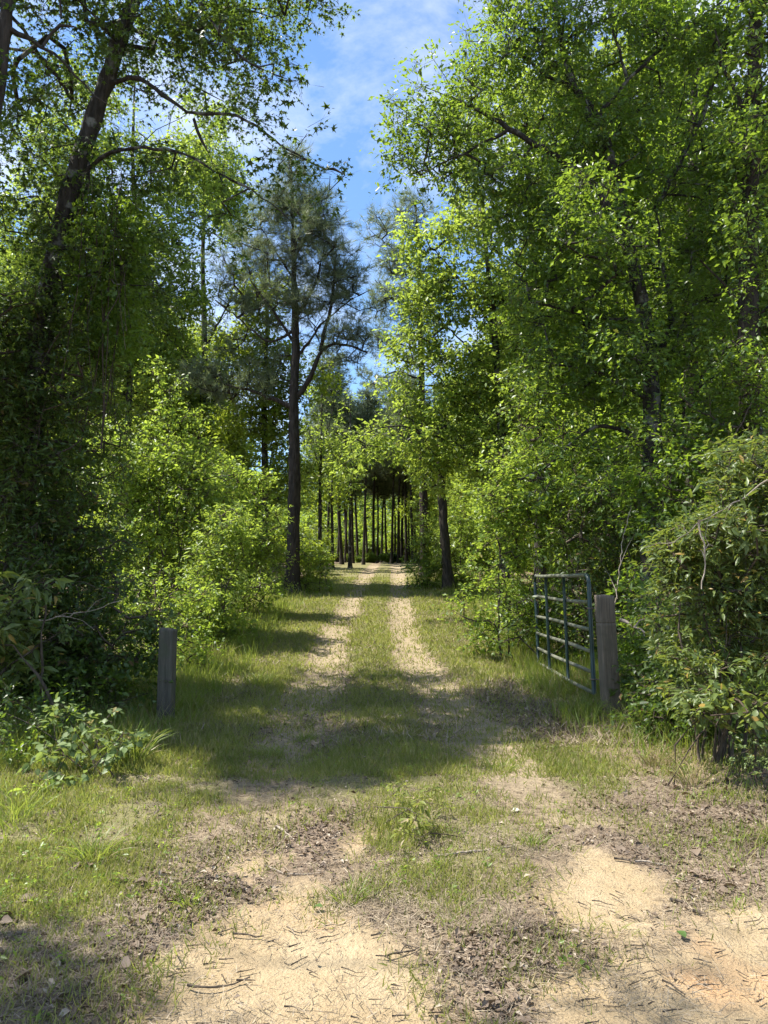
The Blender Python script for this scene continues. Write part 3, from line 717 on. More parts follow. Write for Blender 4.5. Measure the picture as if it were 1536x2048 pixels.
# leaves climbing the trunk itself
for px_, py_ in [(60, 900), (68, 800), (80, 700), (92, 620), (100, 550), (112, 480)]: bl.append((P(px_, py_, 8.9), (.34, .34, .36), 1.5))
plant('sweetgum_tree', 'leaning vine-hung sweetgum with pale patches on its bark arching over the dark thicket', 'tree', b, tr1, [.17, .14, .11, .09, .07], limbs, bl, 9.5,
      sp(.34, 6, 5, STAR, .085, droop=.5, twig_r=.0028), M['shade_gum'], M['bark'], gap=.40, seed=1, sides=12, rough=.04, r0=.004, rmax=.03)

# tree at the very edge, seen as a dark stem and a crooked limb
b = base_px(-70, 7.4)
tr0 = [b] + PX([(-60, 900), (-42, 500), (-18, 250), (2, 120), (12, 30), (22, -80), (30, -260)], 7.4)
limbs = [(PX([(10, 50), (38, 66), (62, 84), (88, 92), (118, 118), (150, 150), (190, 190), (240, 226)], 7.4), .028, .006),
         (PX([(86, 92), (98, 68), (110, 46), (126, 36), (146, 40), (172, 66)], 7.4), .02, .007), (PX([(122, 36), (120, 15), (118, -30)], 7.4), .010, .006),
         (PX([(-20, 260), (-150, 120), (-330, 20)], 7.4), .05, .015), (PX([(25, -120), (-150, -300), (-400, -420)], 7.4), .05, .015)]
bl = blobs_px([(60, 40, 90, 70, 7.4, .5, .3), (130, 110, 70, 60, 7.5, .4, .25), (-200, 200, 240, 230, 7.2, 1.0, 1.2), (-350, 0, 240, 240, 7.2, 1.2, 1.2), (-250, 500, 200, 250, 7.5, 1.0, 1.4), (-100, -350, 300, 220, 7.4, 1.2, .8)]) + [b_ for b_ in SHADE if b_[0][1] <= 7.9]
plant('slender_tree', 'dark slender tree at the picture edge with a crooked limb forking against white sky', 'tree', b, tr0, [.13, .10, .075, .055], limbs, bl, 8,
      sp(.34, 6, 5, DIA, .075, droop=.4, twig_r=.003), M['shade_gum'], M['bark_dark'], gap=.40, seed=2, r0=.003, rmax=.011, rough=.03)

# dark vine thicket
def shrub(name, label, px, Y, blobs, dens, spray, leafm, stems=5, cat='shrub', group=None, bark='twig', seed=0, gap=.38, spread=.25, sr=.018, low=True, **kw):
    b = base_px(px, Y); bb = blobs_px(blobs, Y); limbs = []
    if low:
        for c, r, k in list(bb):
            hgt = c[2] - gh(c[0], c[1])
            for _ in range(2):
                q = np.array([c[0] + rng.normal() * r[0] * .7, c[1] - .25 * rng.random() - .1, 0]); q[2] = gh(q[0], q[1]) + .12 + .55 * rng.random() * min(hgt, 1.6); bb.append((q, (.34, .3, .26), 1.25 * k))
    if low:
        for c, r, k in list(bb)[:len(blobs)]:
            for _ in range(2):
                u = norm(rng.normal(size=3) * [1, 1, .3] + [0, 0, .9]); bb.append((np.asarray(c) + u * np.array(r) * 1.08, (.13, .13, .24), 2.2 * k))
    for i in range(stems):
        c, r, _ = bb[i % len(bb)]; u = norm(rng.normal(size=3)) * np.array(r) * .55
        tip = np.asarray(c) + u; a = b + np.array([rng.normal() * spread, rng.normal() * spread * .6, -.03]); a[2] = gh(a[0], a[1]) - .03
        mid = .5 * (a + tip) + np.array([rng.normal() * .12, rng.normal() * .12, .12 * np.linalg.norm(tip - a)])
        limbs.append(([a, mid, tip], sr * (.7 + .6 * rng.random()), sr * .25))
    return plant(name, label, cat, b, None, None, limbs, bb, dens, spray, M[leafm], M[bark], group, gap, seed, limb_name='stem', crown_name='foliage', twig_name='twigs', **kw)
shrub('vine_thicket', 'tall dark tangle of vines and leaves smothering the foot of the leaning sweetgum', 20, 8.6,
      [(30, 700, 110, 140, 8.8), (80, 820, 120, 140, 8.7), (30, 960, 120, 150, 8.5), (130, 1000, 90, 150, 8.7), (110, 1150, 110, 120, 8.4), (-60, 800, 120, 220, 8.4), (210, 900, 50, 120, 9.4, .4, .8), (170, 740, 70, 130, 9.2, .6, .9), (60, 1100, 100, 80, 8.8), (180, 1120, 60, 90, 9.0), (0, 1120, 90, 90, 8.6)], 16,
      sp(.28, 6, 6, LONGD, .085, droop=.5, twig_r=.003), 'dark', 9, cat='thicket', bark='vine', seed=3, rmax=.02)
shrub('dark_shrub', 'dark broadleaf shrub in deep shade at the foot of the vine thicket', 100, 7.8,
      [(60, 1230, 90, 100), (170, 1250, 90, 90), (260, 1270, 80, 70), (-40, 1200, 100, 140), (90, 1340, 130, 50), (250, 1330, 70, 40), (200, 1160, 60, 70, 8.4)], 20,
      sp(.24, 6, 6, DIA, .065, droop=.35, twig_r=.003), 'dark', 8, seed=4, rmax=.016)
shrub('rhododendron', 'long-leaved shrub catching a little light on the shaded bank beside the thicket', 10, 6.8,
      [(10, 1210, 60, 70), (40, 1290, 60, 50), (-60, 1260, 90, 110), (70, 1180, 30, 40)], 16, sp(.2, 5, 7, LONG, .12, whorl=True, twig_r=.004, jit=.15), 'laurel', 6, seed=5, low=False, rmax=.014, single_leaves=120)

# sunlit bushes in front of the woods
shrub('bright_bush', 'tallest sunlit yellow-green bush, its top shoots standing against dark trees', 330, 13.6,
      [(350, 900, 75, 60), (310, 960, 90, 80), (390, 960, 80, 70), (250, 960, 70, 90), (340, 1050, 110, 80), (240, 1060, 80, 90), (360, 845, 45, 26), (290, 1140, 110, 70), (330, 770, 16, 50, 13.6, .25, 2.0), (420, 1030, 60, 60), (230, 880, 50, 60)], 10.5,
      sp(.27, 6, 6, DIA, .075, droop=.3, twig_r=.003), 'bush', 10, seed=6, rmax=.02, carve=False)
shrub('bright_bush', 'mounded sunlit green bush sloping down towards the dark pine trunk', 490, 16,
      [(490, 990, 60, 50), (520, 1050, 60, 50), (450, 1060, 70, 60), (540, 1110, 50, 50), (470, 1130, 80, 50), (430, 980, 50, 50), (480, 940, 36, 30)], 9,
      sp(.28, 6, 6, DIA, .08, droop=.3, twig_r=.003), 'bush', 8, seed=7, carve=False)
shrub('wax_myrtle', 'upright feathery yellow-green shrub in front of the mounded bush', 425, 12.6,
      [(440, 1080, 42, 60), (470, 1110, 36, 50), (400, 1120, 50, 50), (430, 1160, 56, 40), (455, 1040, 20, 34)], 13,
      sp(.2, 5, 8, LONGD, .095, whorl=True, twig_r=.0025, jit=.3), 'lime', 7, seed=8, carve=False)
shrub('low_bush', 'low dense bush with bare stems below, behind the grey post', 320, 10.6,
      [(300, 1190, 80, 40), (370, 1200, 60, 40), (230, 1200, 60, 50), (390, 1200, 40, 30)], 14, sp(.2, 5, 6, DIA, .06, twig_r=.0025), 'bush', 9, seed=9, spread=.5, sr=.012)
shrub('low_bush', 'small pale sunlit bush near the foot of the dark pine', 510, 15,
      [(510, 1180, 40, 30), (480, 1200, 36, 24), (535, 1185, 25, 20)], 15, sp(.18, 5, 6, DIA, .055, twig_r=.0025), 'lime', 6, seed=10, sr=.01, carve=False)
shrub('low_bush', 'shaded green bush tucked against the trunk of the dark pine', 620, 20.5,
      [(615, 1130, 30, 40), (640, 1145, 24, 26), (560, 1130, 30, 40)], 10, sp(.3, 6, 6, DIA, .085, twig_r=.004), 'far', 5, seed=11)

# taller trees behind the bushes
def tree(name, label, px, Y, trunk_px, tr, limbs_px, blobs, dens, spray, leafm, bark='bark', group=None, **kw):
    b = base_px(px, Y)
    limbs = [(PX(l, Y), ra, rb) for l, ra, rb in limbs_px]
    return plant(name, label, 'tree', b, [b] + PX(trunk_px, Y), tr, limbs, blobs_px(blobs, Y), dens, spray, M[leafm], M[bark], group, **kw)
tree('woodland_tree', 'leafy tree behind the tallest bush, hung with backlit yellow-green leaves', 250, 21.5, [(255, 900), (262, 650), (270, 450), (265, 300), (270, 150)], [.12, .1, .07, .03],
     [([(262, 650), (330, 560), (390, 500)], .04, .01), ([(258, 760), (200, 680), (150, 640)], .04, .01), ([(268, 480), (200, 400), (170, 330)], .035, .01), ([(262, 600), (350, 690), (400, 720)], .03, .01)],
     [(270, 520, 110, 110), (200, 640, 110, 110), (330, 640, 100, 110), (240, 760, 120, 100), (350, 420, 90, 90), (180, 460, 110, 100), (120, 560, 90, 120), (310, 320, 90, 80), (110, 330, 100, 110), (60, 500, 110, 120), (420, 330, 70, 70), (30, 680, 110, 120), (180, 200, 90, 80, 21.5, 1.2, .6), (390, 240, 60, 60, 21.5, 1, .7), (100, 780, 90, 110), (380, 560, 60, 80), (200, 300, 80, 80, 21.5, 1.2, .7), (320, 760, 80, 70)],
     2.6, sp(.48, 7, 6, DIA, .13, droop=.45, twig_r=.005), 'lime', seed=12, gap=.36)
tree('woodland_tree', 'tall dark-stemmed tree between the bright bush and the dark pine', 400, 25, [(402, 900), (410, 700), (405, 520), (410, 380), (415, 270)], [.15, .12, .08, .03],
     [([(408, 700), (460, 600), (480, 520)], .045, .012), ([(404, 780), (350, 690), (330, 600)], .045, .012), ([(404, 830), (470, 760), (530, 720)], .04, .01)],
     [(400, 330, 50, 70), (420, 450, 80, 100), (360, 560, 80, 100), (450, 620, 80, 110), (380, 720, 100, 100), (480, 780, 70, 80), (420, 860, 80, 60), (330, 820, 80, 80), (300, 660, 60, 100), (460, 380, 40, 60, 25, 1, .7)],
     4.2, sp(.5, 7, 6, DIA, .14, droop=.4, twig_r=.005), 'lime', seed=13, gap=.36)
tree('woodland_tree', 'shaded dark green tree close behind the dark pine, seen between its limbs', 530, 23, [(530, 950), (528, 800), (535, 640), (530, 520)], [.14, .11, .07, .03],
     [([(530, 820), (480, 720), (470, 640)], .045, .012), ([(532, 780), (570, 720), (590, 680)], .04, .01)],
     [(520, 600, 60, 80), (490, 720, 70, 80), (560, 740, 50, 80), (520, 850, 80, 70), (600, 830, 40, 70), (470, 930, 60, 50), (560, 950, 60, 60), (640, 760, 30, 50, 23, .8, .6)], 4.6, sp(.5, 7, 6, DIA, .14, twig_r=.006), 'far', seed=14, carve=False)
tree('slender_tree', 'slim young tree with pale spring leaves far behind the dark pine', 640, 31, [(640, 980), (643, 850), (645, 740)], [.09, .06, .02],
     [([(641, 950), (620, 870), (612, 830)], .03, .01), ([(642, 900), (664, 830), (668, 800)], .03, .01)],
     [(640, 800, 26, 50), (620, 870, 30, 50), (660, 890, 30, 60), (640, 960, 40, 50), (690, 930, 26, 50), (600, 950, 30, 60)], 2.6, sp(.55, 6, 6, DIA, .16, twig_r=.008), 'lime', seed=15, carve=False)
tree('slender_tree', 'slim young tree with pale leaves beside the far end of the sky gap', 700, 36, [(700, 1000), (702, 900), (700, 790)], [.09, .06, .02],
     [([(701, 960), (680, 890), (676, 850)], .03, .01)], [(700, 830, 20, 40), (690, 890, 30, 44), (715, 930, 26, 44), (676, 960, 30, 50), (740, 890, 20, 40), (770, 870, 18, 40)], 2.3, sp(.6, 6, 6, DIA, .17, twig_r=.008), 'lime', seed=16, carve=False)
tree('slender_tree', 'shaded slim tree at the track edge just past the dark pine', 665, 33, [(665, 1080), (663, 1000), (668, 900)], [.075, .06, .02], [([(665, 1010), (650, 960), (640, 930)], .03, .01)],
     [(640, 1030, 30, 50), (655, 960, 36, 44), (680, 990, 24, 34), (630, 1100, 24, 40)], 2.4, sp(.55, 6, 6, DIA, .15, twig_r=.008), 'far', seed=17, carve=False)

# the pine
b = base_px(585, 20)
trp = [b] + PX([(587, 1080), (589, 960), (588, 860), (587, 800), (592, 700), (589, 600), (587, 500), (585, 420), (583, 350), (582, 310)], 20)
PL = [([(588, 805), (606, 778), (622, 755), (632, 725), (640, 700), (660, 688), (700, 690), (735, 705)], .085, .022), ([(640, 702), (650, 660), (662, 620), (668, 560), (672, 500)], .06, .02), ([(586, 815), (565, 806), (540, 795), (500, 780), (450, 770)], .075, .02),
      ([(591, 690), (560, 640), (530, 600), (500, 560)], .05, .015), ([(590, 640), (620, 590), (640, 540), (650, 480)], .05, .015), ([(588, 560), (550, 500), (520, 450)], .035, .012), ([(587, 520), (615, 470), (640, 420)], .035, .012),
      ([(590, 660), (540, 690), (480, 640), (430, 600)], .04, .012), ([(592, 720), (650, 640), (700, 600), (740, 580)], .04, .012), ([(586, 440), (565, 400), (550, 380)], .02, .01), ([(585, 420), (605, 390), (615, 370)], .02, .01)]
PBL = blobs_px([(583, 340, 26, 36, 20, .6, 2), (600, 400, 44, 44, 20, .8, 1.5), (550, 420, 40, 50, 20, .8, 1.4), (520, 500, 50, 60, 20, 1, 1), (640, 460, 50, 70, 20, 1, 1.2), (670, 550, 50, 70, 20, 1, 1.1), (590, 500, 50, 60, 20, 1, .9), (490, 580, 70, 60, 20, 1, 1), (440, 560, 40, 70, 20, .9, 1.1),
                (560, 600, 60, 60, 20, 1, .7), (710, 600, 40, 50, 20, .9, 1), (690, 690, 60, 40, 20, .9, .8), (620, 640, 40, 50, 20, 1, .6), (450, 650, 50, 50, 20, .9, 1), (470, 765, 80, 36, 20, 1, 1.6), (420, 745, 50, 40, 20, .9, 1.6), (540, 720, 50, 40, 20, 1, .8), (730, 690, 26, 26, 20, .6, .8), (540, 760, 50, 24, 20, .8, 1.2)])
plant('pine_tree', 'tall dark-trunked pine forking low, with thin grey-green needles against the sky', 'tree', b, trp, [.19, .175, .16, .13, .105, .07, .045, .025], [(PX(l, 20), ra, rb) for l, ra, rb in PL], PBL, 4.6,
      dict(size=.42, ntw=8, nn_=18, ln=.25, wid=.011), M['pine'], M['bark_pine'], gap=.36, seed=18, needle=True, sides=14, rough=.05, r0=.009, rmax=.04, arch=.05)
b = base_px(850, 27)
plant('pine_tree', 'thin pine beyond the bright maple, its sparse tips showing in the sky gap', 'tree', b, [b] + PX([(845, 900), (842, 700), (838, 500), (830, 400)], 27), [.17, .14, .1, .04],
      [(PX(l, 27), .04, .012) for l in ([(842, 760), (790, 740), (740, 770)], [(842, 640), (790, 600), (750, 560)], [(840, 560), (790, 500), (750, 470)], [(842, 700), (780, 680), (745, 660)])],
      blobs_px([(760, 460, 36, 36, 27, .9, 1), (790, 520, 40, 40, 27, 1, 1), (770, 600, 40, 40, 27, 1, 1.1), (770, 680, 36, 30, 27, 1, .9), (760, 765, 36, 20, 27, .9, 1), (820, 440, 40, 50, 27, 1, 1), (830, 600, 50, 80, 27, 1, 1)]), 2.7,
      dict(size=.5, ntw=7, nn_=14, ln=.28, wid=.016), M['pine'], M['bark_pine'], gap=.36, seed=19, needle=True, sides=10, rough=.04, r0=.012, arch=.05)

# ================================================================== TREES AT THE RIGHT
Y = 10.5
b = base_px(1300, Y)
tro = [b] + PX([(1302, 1100), (1306, 950), (1303, 800), (1296, 680), (1284, 600), (1264, 520), (1248, 440), (1225, 330), (1196, 232)], Y)
OL = [([(1262, 515), (1225, 430), (1185, 372), (1130, 322), (1075, 290), (1020, 258), (950, 215), (890, 190)], .072, .02), ([(1196, 234), (1225, 196), (1262, 152), (1330, 92), (1400, 40), (1470, -20)], .032, .012), ([(1196, 234), (1172, 190), (1130, 168), (1090, 152), (1030, 90), (980, 30)], .034, .01),
      ([(1254, 160), (1240, 100), (1222, 50), (1212, -20)], .024, .01), ([(1298, 730), (1330, 690), (1344, 640), (1335, 570), (1318, 490), (1310, 400)], .05, .015), ([(1343, 640), (1375, 612), (1420, 590), (1480, 575), (1560, 560)], .03, .012), ([(1020, 258), (960, 290), (900, 320), (840, 350)], .028, .008),
      ([(1290, 640), (1200, 640), (1120, 620), (1060, 600)], .035, .01), ([(1304, 900), (1240, 850), (1180, 850), (1100, 930), (1040, 960)], .04, .01), ([(1302, 800), (1240, 770), (1180, 740), (1120, 730)], .035, .01), ([(1212, 300), (1130, 130), (1100, -60), (1080, -200)], .06, .02), ([(1310, 420), (1400, 250), (1450, 100), (1500, -100)], .04, .012)]
OBL = blobs_px([(900, 190, 100, 90), (860, 290, 90, 90), (960, 300, 100, 100), (1040, 120, 130, 120), (1060, 380, 110, 90), (1200, 60, 140, 90), (1360, 130, 120, 110), (1250, 290, 120, 110), (1420, 300, 120, 130), (1130, 480, 120, 100), (1330, 440, 120, 110), (1450, 500, 110, 110),
                (1060, 600, 90, 90), (1190, 620, 110, 100), (1360, 640, 120, 110), (1130, 740, 110, 80), (1270, 780, 110, 80), (1410, 800, 100, 100), (790, 230, 40, 60, Y, .5, .7), (800, 330, 40, 40, Y, .5, 1.), (1000, 60, 90, 80), (1150, 250, 110, 90), (1000, 450, 70, 60),
                (1060, -200, 220, 170, Y, 1.6, .5), (1350, -200, 260, 170, Y, 1.6, .5), (1150, -420, 260, 150, Y, 1.6, .4), (1180, 880, 90, 60), (1100, 960, 70, 50), (1260, 700, 80, 90, 9.6), (1310, 860, 70, 80, 9.5), (1210, 500, 90, 90, 9.4), (1150, 400, 80, 70, 9.4), (1240, 960, 70, 60, 9.7)], Y)
plant('water_oak', 'big water oak spreading dark glossy leaves over the gate and half the track', 'tree', b, tro, [.165, .15, .135, .12, .10, .085, .06], [(PX(l, Y), ra, rb) for l, ra, rb in OL], OBL, 9.8,
      sp(.34, 7, 7, T_diamond(.22, .05, .08), .078, droop=.2, twig_r=.003), M['oak'], M['bark'], gap=.36, seed=20, sides=12, rough=.035, r0=.004, rmax=.03)
b = base_px(1500, 9.6)
plant('vine_clad_tree', 'thick dark vine-clad trunk near the picture edge behind the laurel bush', 'tree', b, [b] + PX([(1502, 1000), (1500, 800), (1497, 600), (1500, 350), (1510, 100), (1520, -200)], 9.6), [.16, .15, .13, .1, .06],
      [(PX([(1498, 620), (1440, 560), (1400, 520)], 9.6), .03, .01), (PX([(1500, 400), (1580, 250), (1650, 100)], 9.6), .05, .015), (PX([(1505, 250), (1450, 150), (1430, 60)], 9.6), .03, .01)],
      blobs_px([(1500, 180, 70, 110), (1490, 420, 70, 120), (1510, 640, 60, 110), (1560, 300, 120, 160), (1600, 600, 90, 200), (1500, 850, 44, 90), (1440, 60, 70, 70), (1600, 0, 200, 200, 9.6, 1.2, .6), (1450, 930, 50, 60), (1500, 120, 60, 90, 9.0), (1490, 300, 60, 100, 9.0), (1500, 500, 60, 100, 9.0), (1490, 700, 50, 90, 9.0), (1510, 30, 60, 80, 9.0)], 9.6), 13,
      sp(.3, 6, 6, DIA, .075, droop=.4, twig_r=.003), M['oak'], M['bark_dark'], gap=.36, seed=21, rough=.03)
b = base_px(1385, 12)
plant('slender_tree', 'dark straight trunk between the water oak and the vine-clad tree', 'tree', b, [b] + PX([(1386, 1000), (1384, 800), (1378, 600), (1385, 350), (1390, 150)], 12), [.15, .13, .1, .05],
      [(PX([(1384, 800), (1430, 700), (1470, 640)], 12), .03, .01), (PX([(1380, 620), (1330, 540), (1300, 480)], 12), .03, .01)],
      blobs_px([(1380, 400, 110, 150), (1440, 620, 110, 130), (1340, 560, 90, 120), (1450, 850, 100, 90), (1390, 200, 120, 120), (1300, 900, 90, 80)], 12), 5.5, sp(.38, 6, 6, DIA, .09, twig_r=.004), M['gum'], M['bark_dark'], gap=.36, seed=22)
b = base_px(1010, 15)
plant('maple_tree', 'bright yellow-green young maple leaning out to the track below the water oak', 'tree', b, [b] + PX([(1008, 1000), (1000, 800), (985, 620), (970, 480), (960, 380)], 15), [.11, .095, .07, .03],
      [(PX(l, 15), .035, .009) for l in ([(1003, 880), (930, 800), (860, 740), (800, 720)], [(998, 760), (920, 680), (860, 620)], [(990, 660), (920, 560), (870, 500)], [(1005, 940), (900, 880), (800, 850), (740, 860), (700, 890)], [(1006, 980), (940, 930), (880, 920)], [(975, 520), (1010, 450), (1040, 420)], [(985, 620), (1050, 560), (1080, 540)])],
      blobs_px([(870, 500, 70, 80), (940, 450, 90, 60), (850, 600, 70, 80), (930, 580, 90, 90), (830, 690, 60, 60), (910, 720, 100, 90), (1000, 650, 90, 110), (790, 745, 46, 40), (860, 800, 80, 50), (960, 830, 90, 90), (740, 880, 50, 46, 15.4), (800, 890, 60, 44, 15.2), (880, 880, 80, 60), (960, 930, 90, 60), (850, 950, 50, 40), (1040, 780, 80, 90), (700, 930, 26, 20, 15.5), (820, 470, 30, 60, 15, .6)], 15), 6.6,
      sp(.36, 7, 6, DIA, .10, droop=.3, twig_r=.0035), M['lime'], M['bark'], gap=.38, seed=23, carve=False, rough=.02)
tree('woodland_tree', 'tall leafy tree filling the gap above the bright maple', 1080, 17, [(1080, 900), (1075, 650), (1060, 400), (1050, 200)], [.15, .13, .09, .04],
     [([(1075, 650), (1000, 520), (960, 420)], .045, .012), ([(1070, 560), (1150, 420), (1180, 340)], .045, .012)],
     [(1050, 250, 120, 100), (980, 380, 90, 90), (1120, 400, 110, 120), (1080, 560, 120, 110), (1180, 560, 100, 130), (1050, 700, 100, 90), (1180, 720, 110, 100), (1280, 400, 120, 150), (1300, 640, 110, 140), (1200, 200, 140, 110), (940, 250, 60, 80, 17, 1.2, .7)], 4.4, sp(.45, 7, 6, DIA, .12, twig_r=.005), 'lime', seed=24)
# roadside shrubs at the right
shrub('roadside_bush', 'sunlit bush of small leaves hanging out between the bright maple and the gate', 1080, 12,
      [(1040, 940, 80, 70), (1000, 1000, 70, 60), (1090, 870, 80, 70), (1080, 1010, 80, 70), (1020, 1070, 70, 60), (1140, 950, 60, 70), (1100, 1090, 80, 60), (1000, 1130, 60, 50), (1060, 790, 70, 50), (1130, 820, 60, 60)], 12.5,
      sp(.28, 6, 6, DIA, .075, twig_r=.003), 'bush', 12, seed=25, carve=False, spread=.6)
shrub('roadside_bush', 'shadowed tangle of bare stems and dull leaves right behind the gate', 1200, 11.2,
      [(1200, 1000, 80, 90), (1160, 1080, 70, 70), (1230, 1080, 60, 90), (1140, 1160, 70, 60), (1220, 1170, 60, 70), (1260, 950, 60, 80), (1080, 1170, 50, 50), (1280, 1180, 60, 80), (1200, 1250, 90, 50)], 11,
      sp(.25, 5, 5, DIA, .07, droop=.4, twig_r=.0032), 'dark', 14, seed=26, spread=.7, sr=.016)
shrub('roadside_bush', 'small yellow-leaved bush beside the leaning dark trunk up the track', 855, 22, [(848, 1050, 24, 40), (856, 1100, 26, 36), (868, 1140, 22, 22), (838, 1090, 14, 30)], 13, sp(.26, 6, 6, DIA, .085, twig_r=.004), 'lime', 5, seed=27, carve=False)
shrub('roadside_bush', 'green bush closing in behind the leaning dark trunk', 955, 23, [(930, 1080, 40, 60), (960, 1120, 40, 50), (930, 1150, 40, 30), (980, 1160, 40, 30), (920, 1010, 40, 50)], 9, sp(.3, 6, 6, DIA, .085, twig_r=.004), 'bush', 6, seed=28)
shrub('roadside_bush', 'low bright weeds and saplings at the verge in front of the gate end', 1030, 13, [(1010, 1185, 36, 20), (1050, 1190, 40, 26)], 22, sp(.18, 5, 6, DIA, .055, twig_r=.0025), 'bush', 6, seed=29, sr=.008, spread=.4, carve=False)
b = base_px(897, 21.5)
plant('leaning_tree', 'leaning dark trunk standing alone at the edge of the track', 'tree', b, [b] + PX([(893, 1120), (887, 1040), (882, 980), (880, 900), (884, 820)], 21.5), [.16, .135, .12, .1, .07],
      [(PX([(882, 985), (850, 940), (830, 920)], 21.5), .035, .01), (PX([(881, 940), (910, 890), (940, 870)], 21.5), .035, .01)],
      blobs_px([(850, 930, 40, 30), (920, 890, 50, 40), (880, 860, 50, 40)], 21.5), 3.5, sp(.4, 6, 6, DIA, .12, twig_r=.005), M['far'], M['bark_dark'], gap=.36, seed=30, rough=.05)
shrub('roadside_bush', 'tall leafy bush standing between the brown gate post and the vine-clad trunk', 1380, 9.0,
      [(1330, 1000, 70, 80, 9.2), (1400, 960, 80, 80, 9.0), (1300, 1100, 60, 70, 9.0), (1390, 1090, 70, 70, 8.8), (1470, 900, 70, 90, 9.0), (1330, 900, 70, 70, 9.4), (1500, 780, 50, 90, 9.2), (1420, 850, 60, 70, 9.3), (1290, 1190, 50, 60, 8.8), (1260, 1010, 50, 60, 9.6)], 17,
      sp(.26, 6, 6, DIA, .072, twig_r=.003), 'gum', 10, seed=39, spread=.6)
# laurel bush close by on the right
shrub('laurel_bush', 'big rounded laurel bush with pale bare twigs and a sunlit top beside the gate post', 1440, 5.9,
      [(1490, 990, 70, 60, 5.9), (1430, 1050, 70, 50, 5.9), (1500, 1090, 80, 60, 5.8), (1370, 1110, 60, 50, 5.9), (1440, 1140, 80, 50, 5.7), (1400, 1210, 90, 50, 5.8), (1500, 1210, 70, 70, 5.7), (1440, 1300, 80, 60, 5.7), (1530, 1320, 60, 80, 5.6),
       (1360, 1290, 50, 50, 5.9), (1420, 1380, 80, 50, 5.6), (1560, 1000, 80, 90, 5.9), (1600, 1150, 90, 150, 5.8), (1350, 1085, 46, 40, 5.9), (1460, 930, 60, 40, 6), (1530, 910, 50, 40, 6), (1390, 1160, 60, 50, 5.5), (1460, 1060, 60, 50, 5.5)], 52,
      sp(.17, 6, 7, LONG, .068, whorl=False, twig_r=.0022, jit=.25), 'laurel', 14, seed=31, sr=.013, low=False, rmax=.012, single_leaves=300, twigmat=None, clr=.15, spread=.12)
shrub('big_leaf_vine', 'low vine of broad round yellowish leaves in front of the laurel bush', 1450, 5.25, [(1450, 1400, 50, 30, 5.3), (1500, 1430, 40, 40, 5.2), (1410, 1430, 36, 30, 5.2), (1530, 1400, 30, 40, 5.2)], 40,
      sp(.12, 3, 4, ROUND, .06, twig_r=.002), 'laurel', 6, cat='vine', seed=32, sr=.005, low=False, single_leaves=90, gap=.2, bark='vine')
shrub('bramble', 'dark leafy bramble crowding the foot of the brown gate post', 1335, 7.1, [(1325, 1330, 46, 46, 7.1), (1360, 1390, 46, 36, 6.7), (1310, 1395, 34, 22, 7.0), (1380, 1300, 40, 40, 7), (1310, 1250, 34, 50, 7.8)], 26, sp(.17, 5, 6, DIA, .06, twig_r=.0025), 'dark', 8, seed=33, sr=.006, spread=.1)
# pale shrub in its patch of light on the left
shrub('pale_shrub', 'small shrub of pale whitish leaves lit by a sun patch in the shaded grass', 190, 5.75, [(140, 1420, 24, 20, 5.9), (200, 1450, 36, 20, 5.8), (150, 1480, 36, 24, 5.7), (230, 1490, 40, 20, 5.7), (170, 1530, 40, 20, 5.55), (260, 1470, 24, 16, 5.8), (120, 1500, 24, 24, 5.7)], 95,
      sp(.085, 3, 4, T_leaf(.3, .06, .1), .062, twig_r=.0018, jit=.2, up=1.4), 'pale', 9, seed=34, sr=.005, low=False, single_leaves=260, gap=.15, carve=False, r0=.002)
shrub('leafy_weed', 'bright lime green leafy weed near the bottom of the grassy bank', 70, 5.15, [(70, 1570, 26, 16, 5.15), (50, 1590, 20, 14, 5.1), (90, 1560, 16, 12, 5.2)], 120, sp(.07, 4, 6, LONG, .055, twig_r=.0015, jit=.2), 'lime', 5, cat='weed', seed=35, sr=.003, low=False, single_leaves=80, gap=.1, carve=False, r0=.0015)
shrub('leafy_weed', 'brown-tinged weeds with small dull leaves beside the pale shrub', 60, 6.0, [(50, 1440, 40, 40, 6.1), (100, 1440, 30, 40, 6.2), (20, 1500, 40, 40, 5.8), (-20, 1420, 50, 50, 6)], 45, sp(.1, 4, 6, DIA, .04, twig_r=.002), 'dark', 7, cat='weed', seed=36, sr=.004, low=False, gap=.2, r0=.002)
shrub('leafy_weed', 'little fern-like weed with paired leaflets at the far edge of the litter', 1500, 4.75, [(1505, 1520, 14, 24, 4.75), (1515, 1500, 18, 8, 4.75)], 260, sp(.05, 4, 7, DIA, .022, twig_r=.001, jit=.2), 'pale', 3, cat='weed', seed=37, sr=.002, low=False, gap=0, carve=False, r0=.001)
shrub('leafy_weed', 'short bushy green weed growing in the middle grass strip', 830, 4.55, [(800, 1600, 40, 20, 4.5), (840, 1640, 40, 24, 4.3), (860, 1600, 24, 14, 4.5)], 100, sp(.06, 4, 6, LONG, .045, twig_r=.0013, jit=.2), 'grass', 6, cat='weed', seed=38, sr=.002, low=False, gap=.2, carve=False, r0=.0013)
